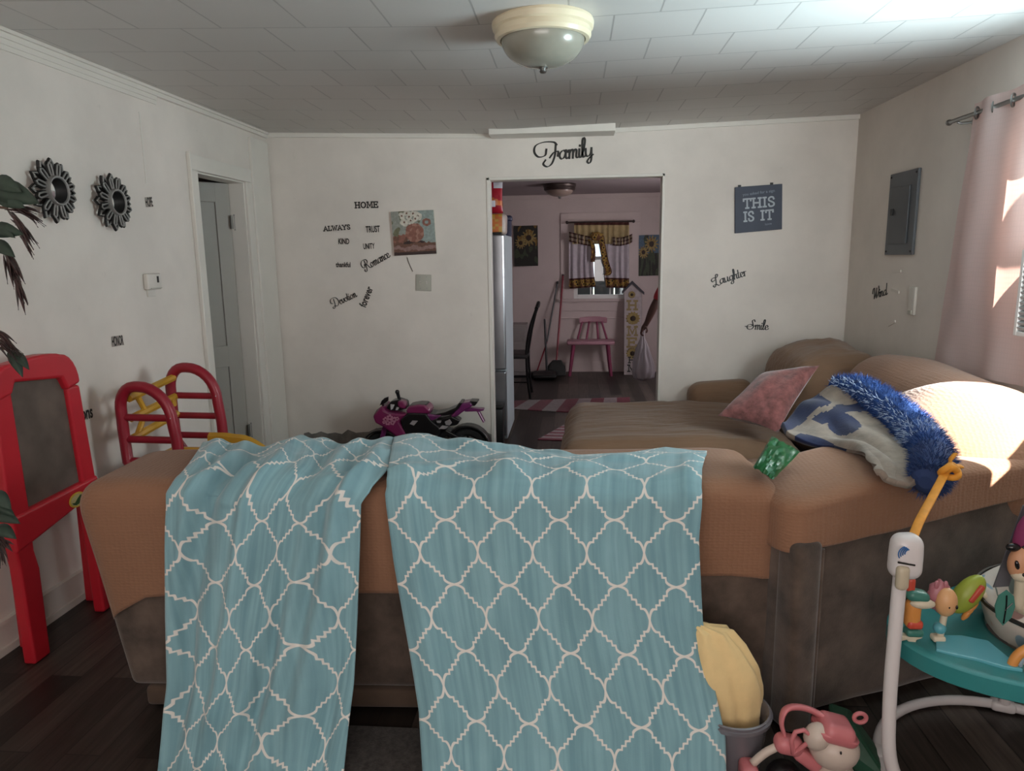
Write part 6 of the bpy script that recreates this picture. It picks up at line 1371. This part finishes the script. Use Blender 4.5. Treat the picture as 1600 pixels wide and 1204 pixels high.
# fingers of the near hand close round the bag handle, thumb from the side of the palm
def chain(base, dirs, ln, r_):
    p = Vector(base); prev = 12
    for d, l_ in zip(dirs, ln):
        p = p+Vector(d).normalized()*l_; V.append(tuple(p)); Rd.append(r_); Eg.append((prev, len(V)-1)); prev = len(V)-1
for k, (dy, l0) in enumerate(((-.026, .028), (-.009, .031), (.009, .029), (.025, .023))):
    V.append((pl.x-.018, pl.y+dy, pl.z-.026)); Rd.append(.0095); Eg.append((12, len(V)-1)); prev = len(V)-1
    p = Vector(V[prev])
    for d, l_ in (((-.35, 0, -1), l0), ((.55, 0, -.9), l0*.75), ((1, 0, .25), l0*.6)):
        p = p+Vector(d).normalized()*l_; V.append(tuple(p)); Rd.append(.0085); Eg.append((prev, len(V)-1)); prev = len(V)-1
V.append((pl.x+.022, pl.y-.024, pl.z+.004)); Rd.append(.010); Eg.append((12, len(V)-1)); prev = len(V)-1
for q in ((pl.x+.030, pl.y-.034, pl.z-.024), (pl.x+.018, pl.y-.034, pl.z-.048)): V.append(q); Rd.append(.009); Eg.append((prev, len(V)-1)); prev = len(V)-1
skinned('body', V, Eg, Rd, m_skin, PN)
hc = Vector((BX-.04, BY, 1.545))
for s in (-1, 1):
    b = MB(); b.ell(hc+Vector((-.082, s*.030, .012)), (.010, .014, .008), 10, 6); obj('eye', b, mat('eye_white', 'c9c2bc', .3), PN, smooth=True)
b = MB(); b.ell(hc+Vector((-.094, 0, -.015)), (.016, .014, .022), 10, 6); obj('nose', b, m_skin, PN, smooth=True)
b = MB(); b.ell(hc+Vector((-.084, 0, -.050)), (.008, .024, .007), 10, 6); obj('mouth', b, mat('lips', '5c2c2c', .5), PN, smooth=True)
b = MB(); b.ell(hc+Vector((.022, 0, .030)), (.098, .090, .098), 24, 14); b.tube(spline([hc+Vector((.07, -.045, -.02)), hc+Vector((.09, -.07, -.15)), hc+Vector((.05, -.10, -.30))], 6), [.045, .045, .044, .042, .040, .038, .036, .034, .032, .028, .022, .016, .008], 10); obj('hair', b, m_hair, PN, smooth=True)
skinned('shirt', [(BX, BY, .92), (BX, BY, 1.06), (BX-.01, BY, 1.24), (BX-.01, BY, 1.35), tuple(sh), tuple(sh.lerp(el, .5)), tuple(sh.lerp(el, .90)), (BX, BY+.17, 1.30), (BX+.02, BY+.20, 1.12)], [(0,1),(1,2),(2,3),(3,4),(4,5),(5,6),(3,7),(7,8)], [(.145,.135),(.13,.125),(.138,.132),(.10,.09),.072,.064,.060,.070,.062], m_rsh, PN)
skinned('trousers', [(BX, BY, .93), (BX, BY, .84), (BX-.01, BY-.09, .74), (BX-.065, BY-.10, .46), (BX-.02, BY-.10, .12), (BX, BY+.09, .74), (BX+.04, BY+.10, .46), (BX+.11, BY+.10, .12)], [(0,1),(1,2),(2,3),(3,4),(1,5),(5,6),(6,7)], [(.145,.135),(.145,.14),.105,.082,.060,.105,.082,.060], m_pnt, PN)
for (x, y) in ((BX-.06, BY-.10), (BX+.07, BY+.10)):
    b = MB(); b.rbox((x, y, .045), (.25, .095, .085), .035, None, 4, 4, lambda p: Vector((p.x, p.y, p.z*(1-.3*(p.x < -.03))))); obj('shoe', b, m_shoe, PN, smooth=True, angle=180)
# carried bag
m_bag = bpy.data.materials.new('thin_white_plastic'); m_bag.use_nodes = True; t = NT(m_bag); t.b.inputs['Base Color'].default_value = hexc('aaa3a8'); t.b.inputs['Roughness'].default_value = .35
tl = t.node('ShaderNodeBsdfTranslucent'); tl.inputs[0].default_value = hexc('b5adb2'); mx = t.node('ShaderNodeMixShader'); mx.inputs[0].default_value = .35; t.link(t.b.outputs[0], mx.inputs[1]); t.link(tl.outputs[0], mx.inputs[2]); t.link(mx.outputs[0], t.n['Material Output'].inputs[0])
bz = pl+Vector((-.012, 0, -.055)); T = thing('plastic_bag', 'thin white plastic shopping bag hanging from the hand in the kitchen', 'bag', tuple(bz))
def bagf(u, v):
    a = 2*pi*u; r_ = interp([(0, .012), (.12, .022), (.3, .055), (.55, .085), (.8, .105), (.93, .095), (1, .012)], v); k = 1+.16*sin(9*a+3*v+2*nz(cos(a), sin(a), v*3))*(1-.5*v)+.12*nz(cos(a)*2, sin(a)*2, v*4)
    return (bz.x+.018*v+r_*k*cos(a), bz.y+r_*k*.7*sin(a), bz.z-.46*v)
b = MB().grid(bagf, 64, 40); obj('body', b, m_bag, T, smooth=True, angle=180)
b = MB(); b.tube(spline([bz+Vector((-.01, -.008, -.03)), bz+Vector((-.012, -.004, .022)), bz+Vector((.012, .004, .022)), bz+Vector((.012, .008, -.03))], 6), .007, 8); obj('handle', b, m_bag, T, smooth=True)
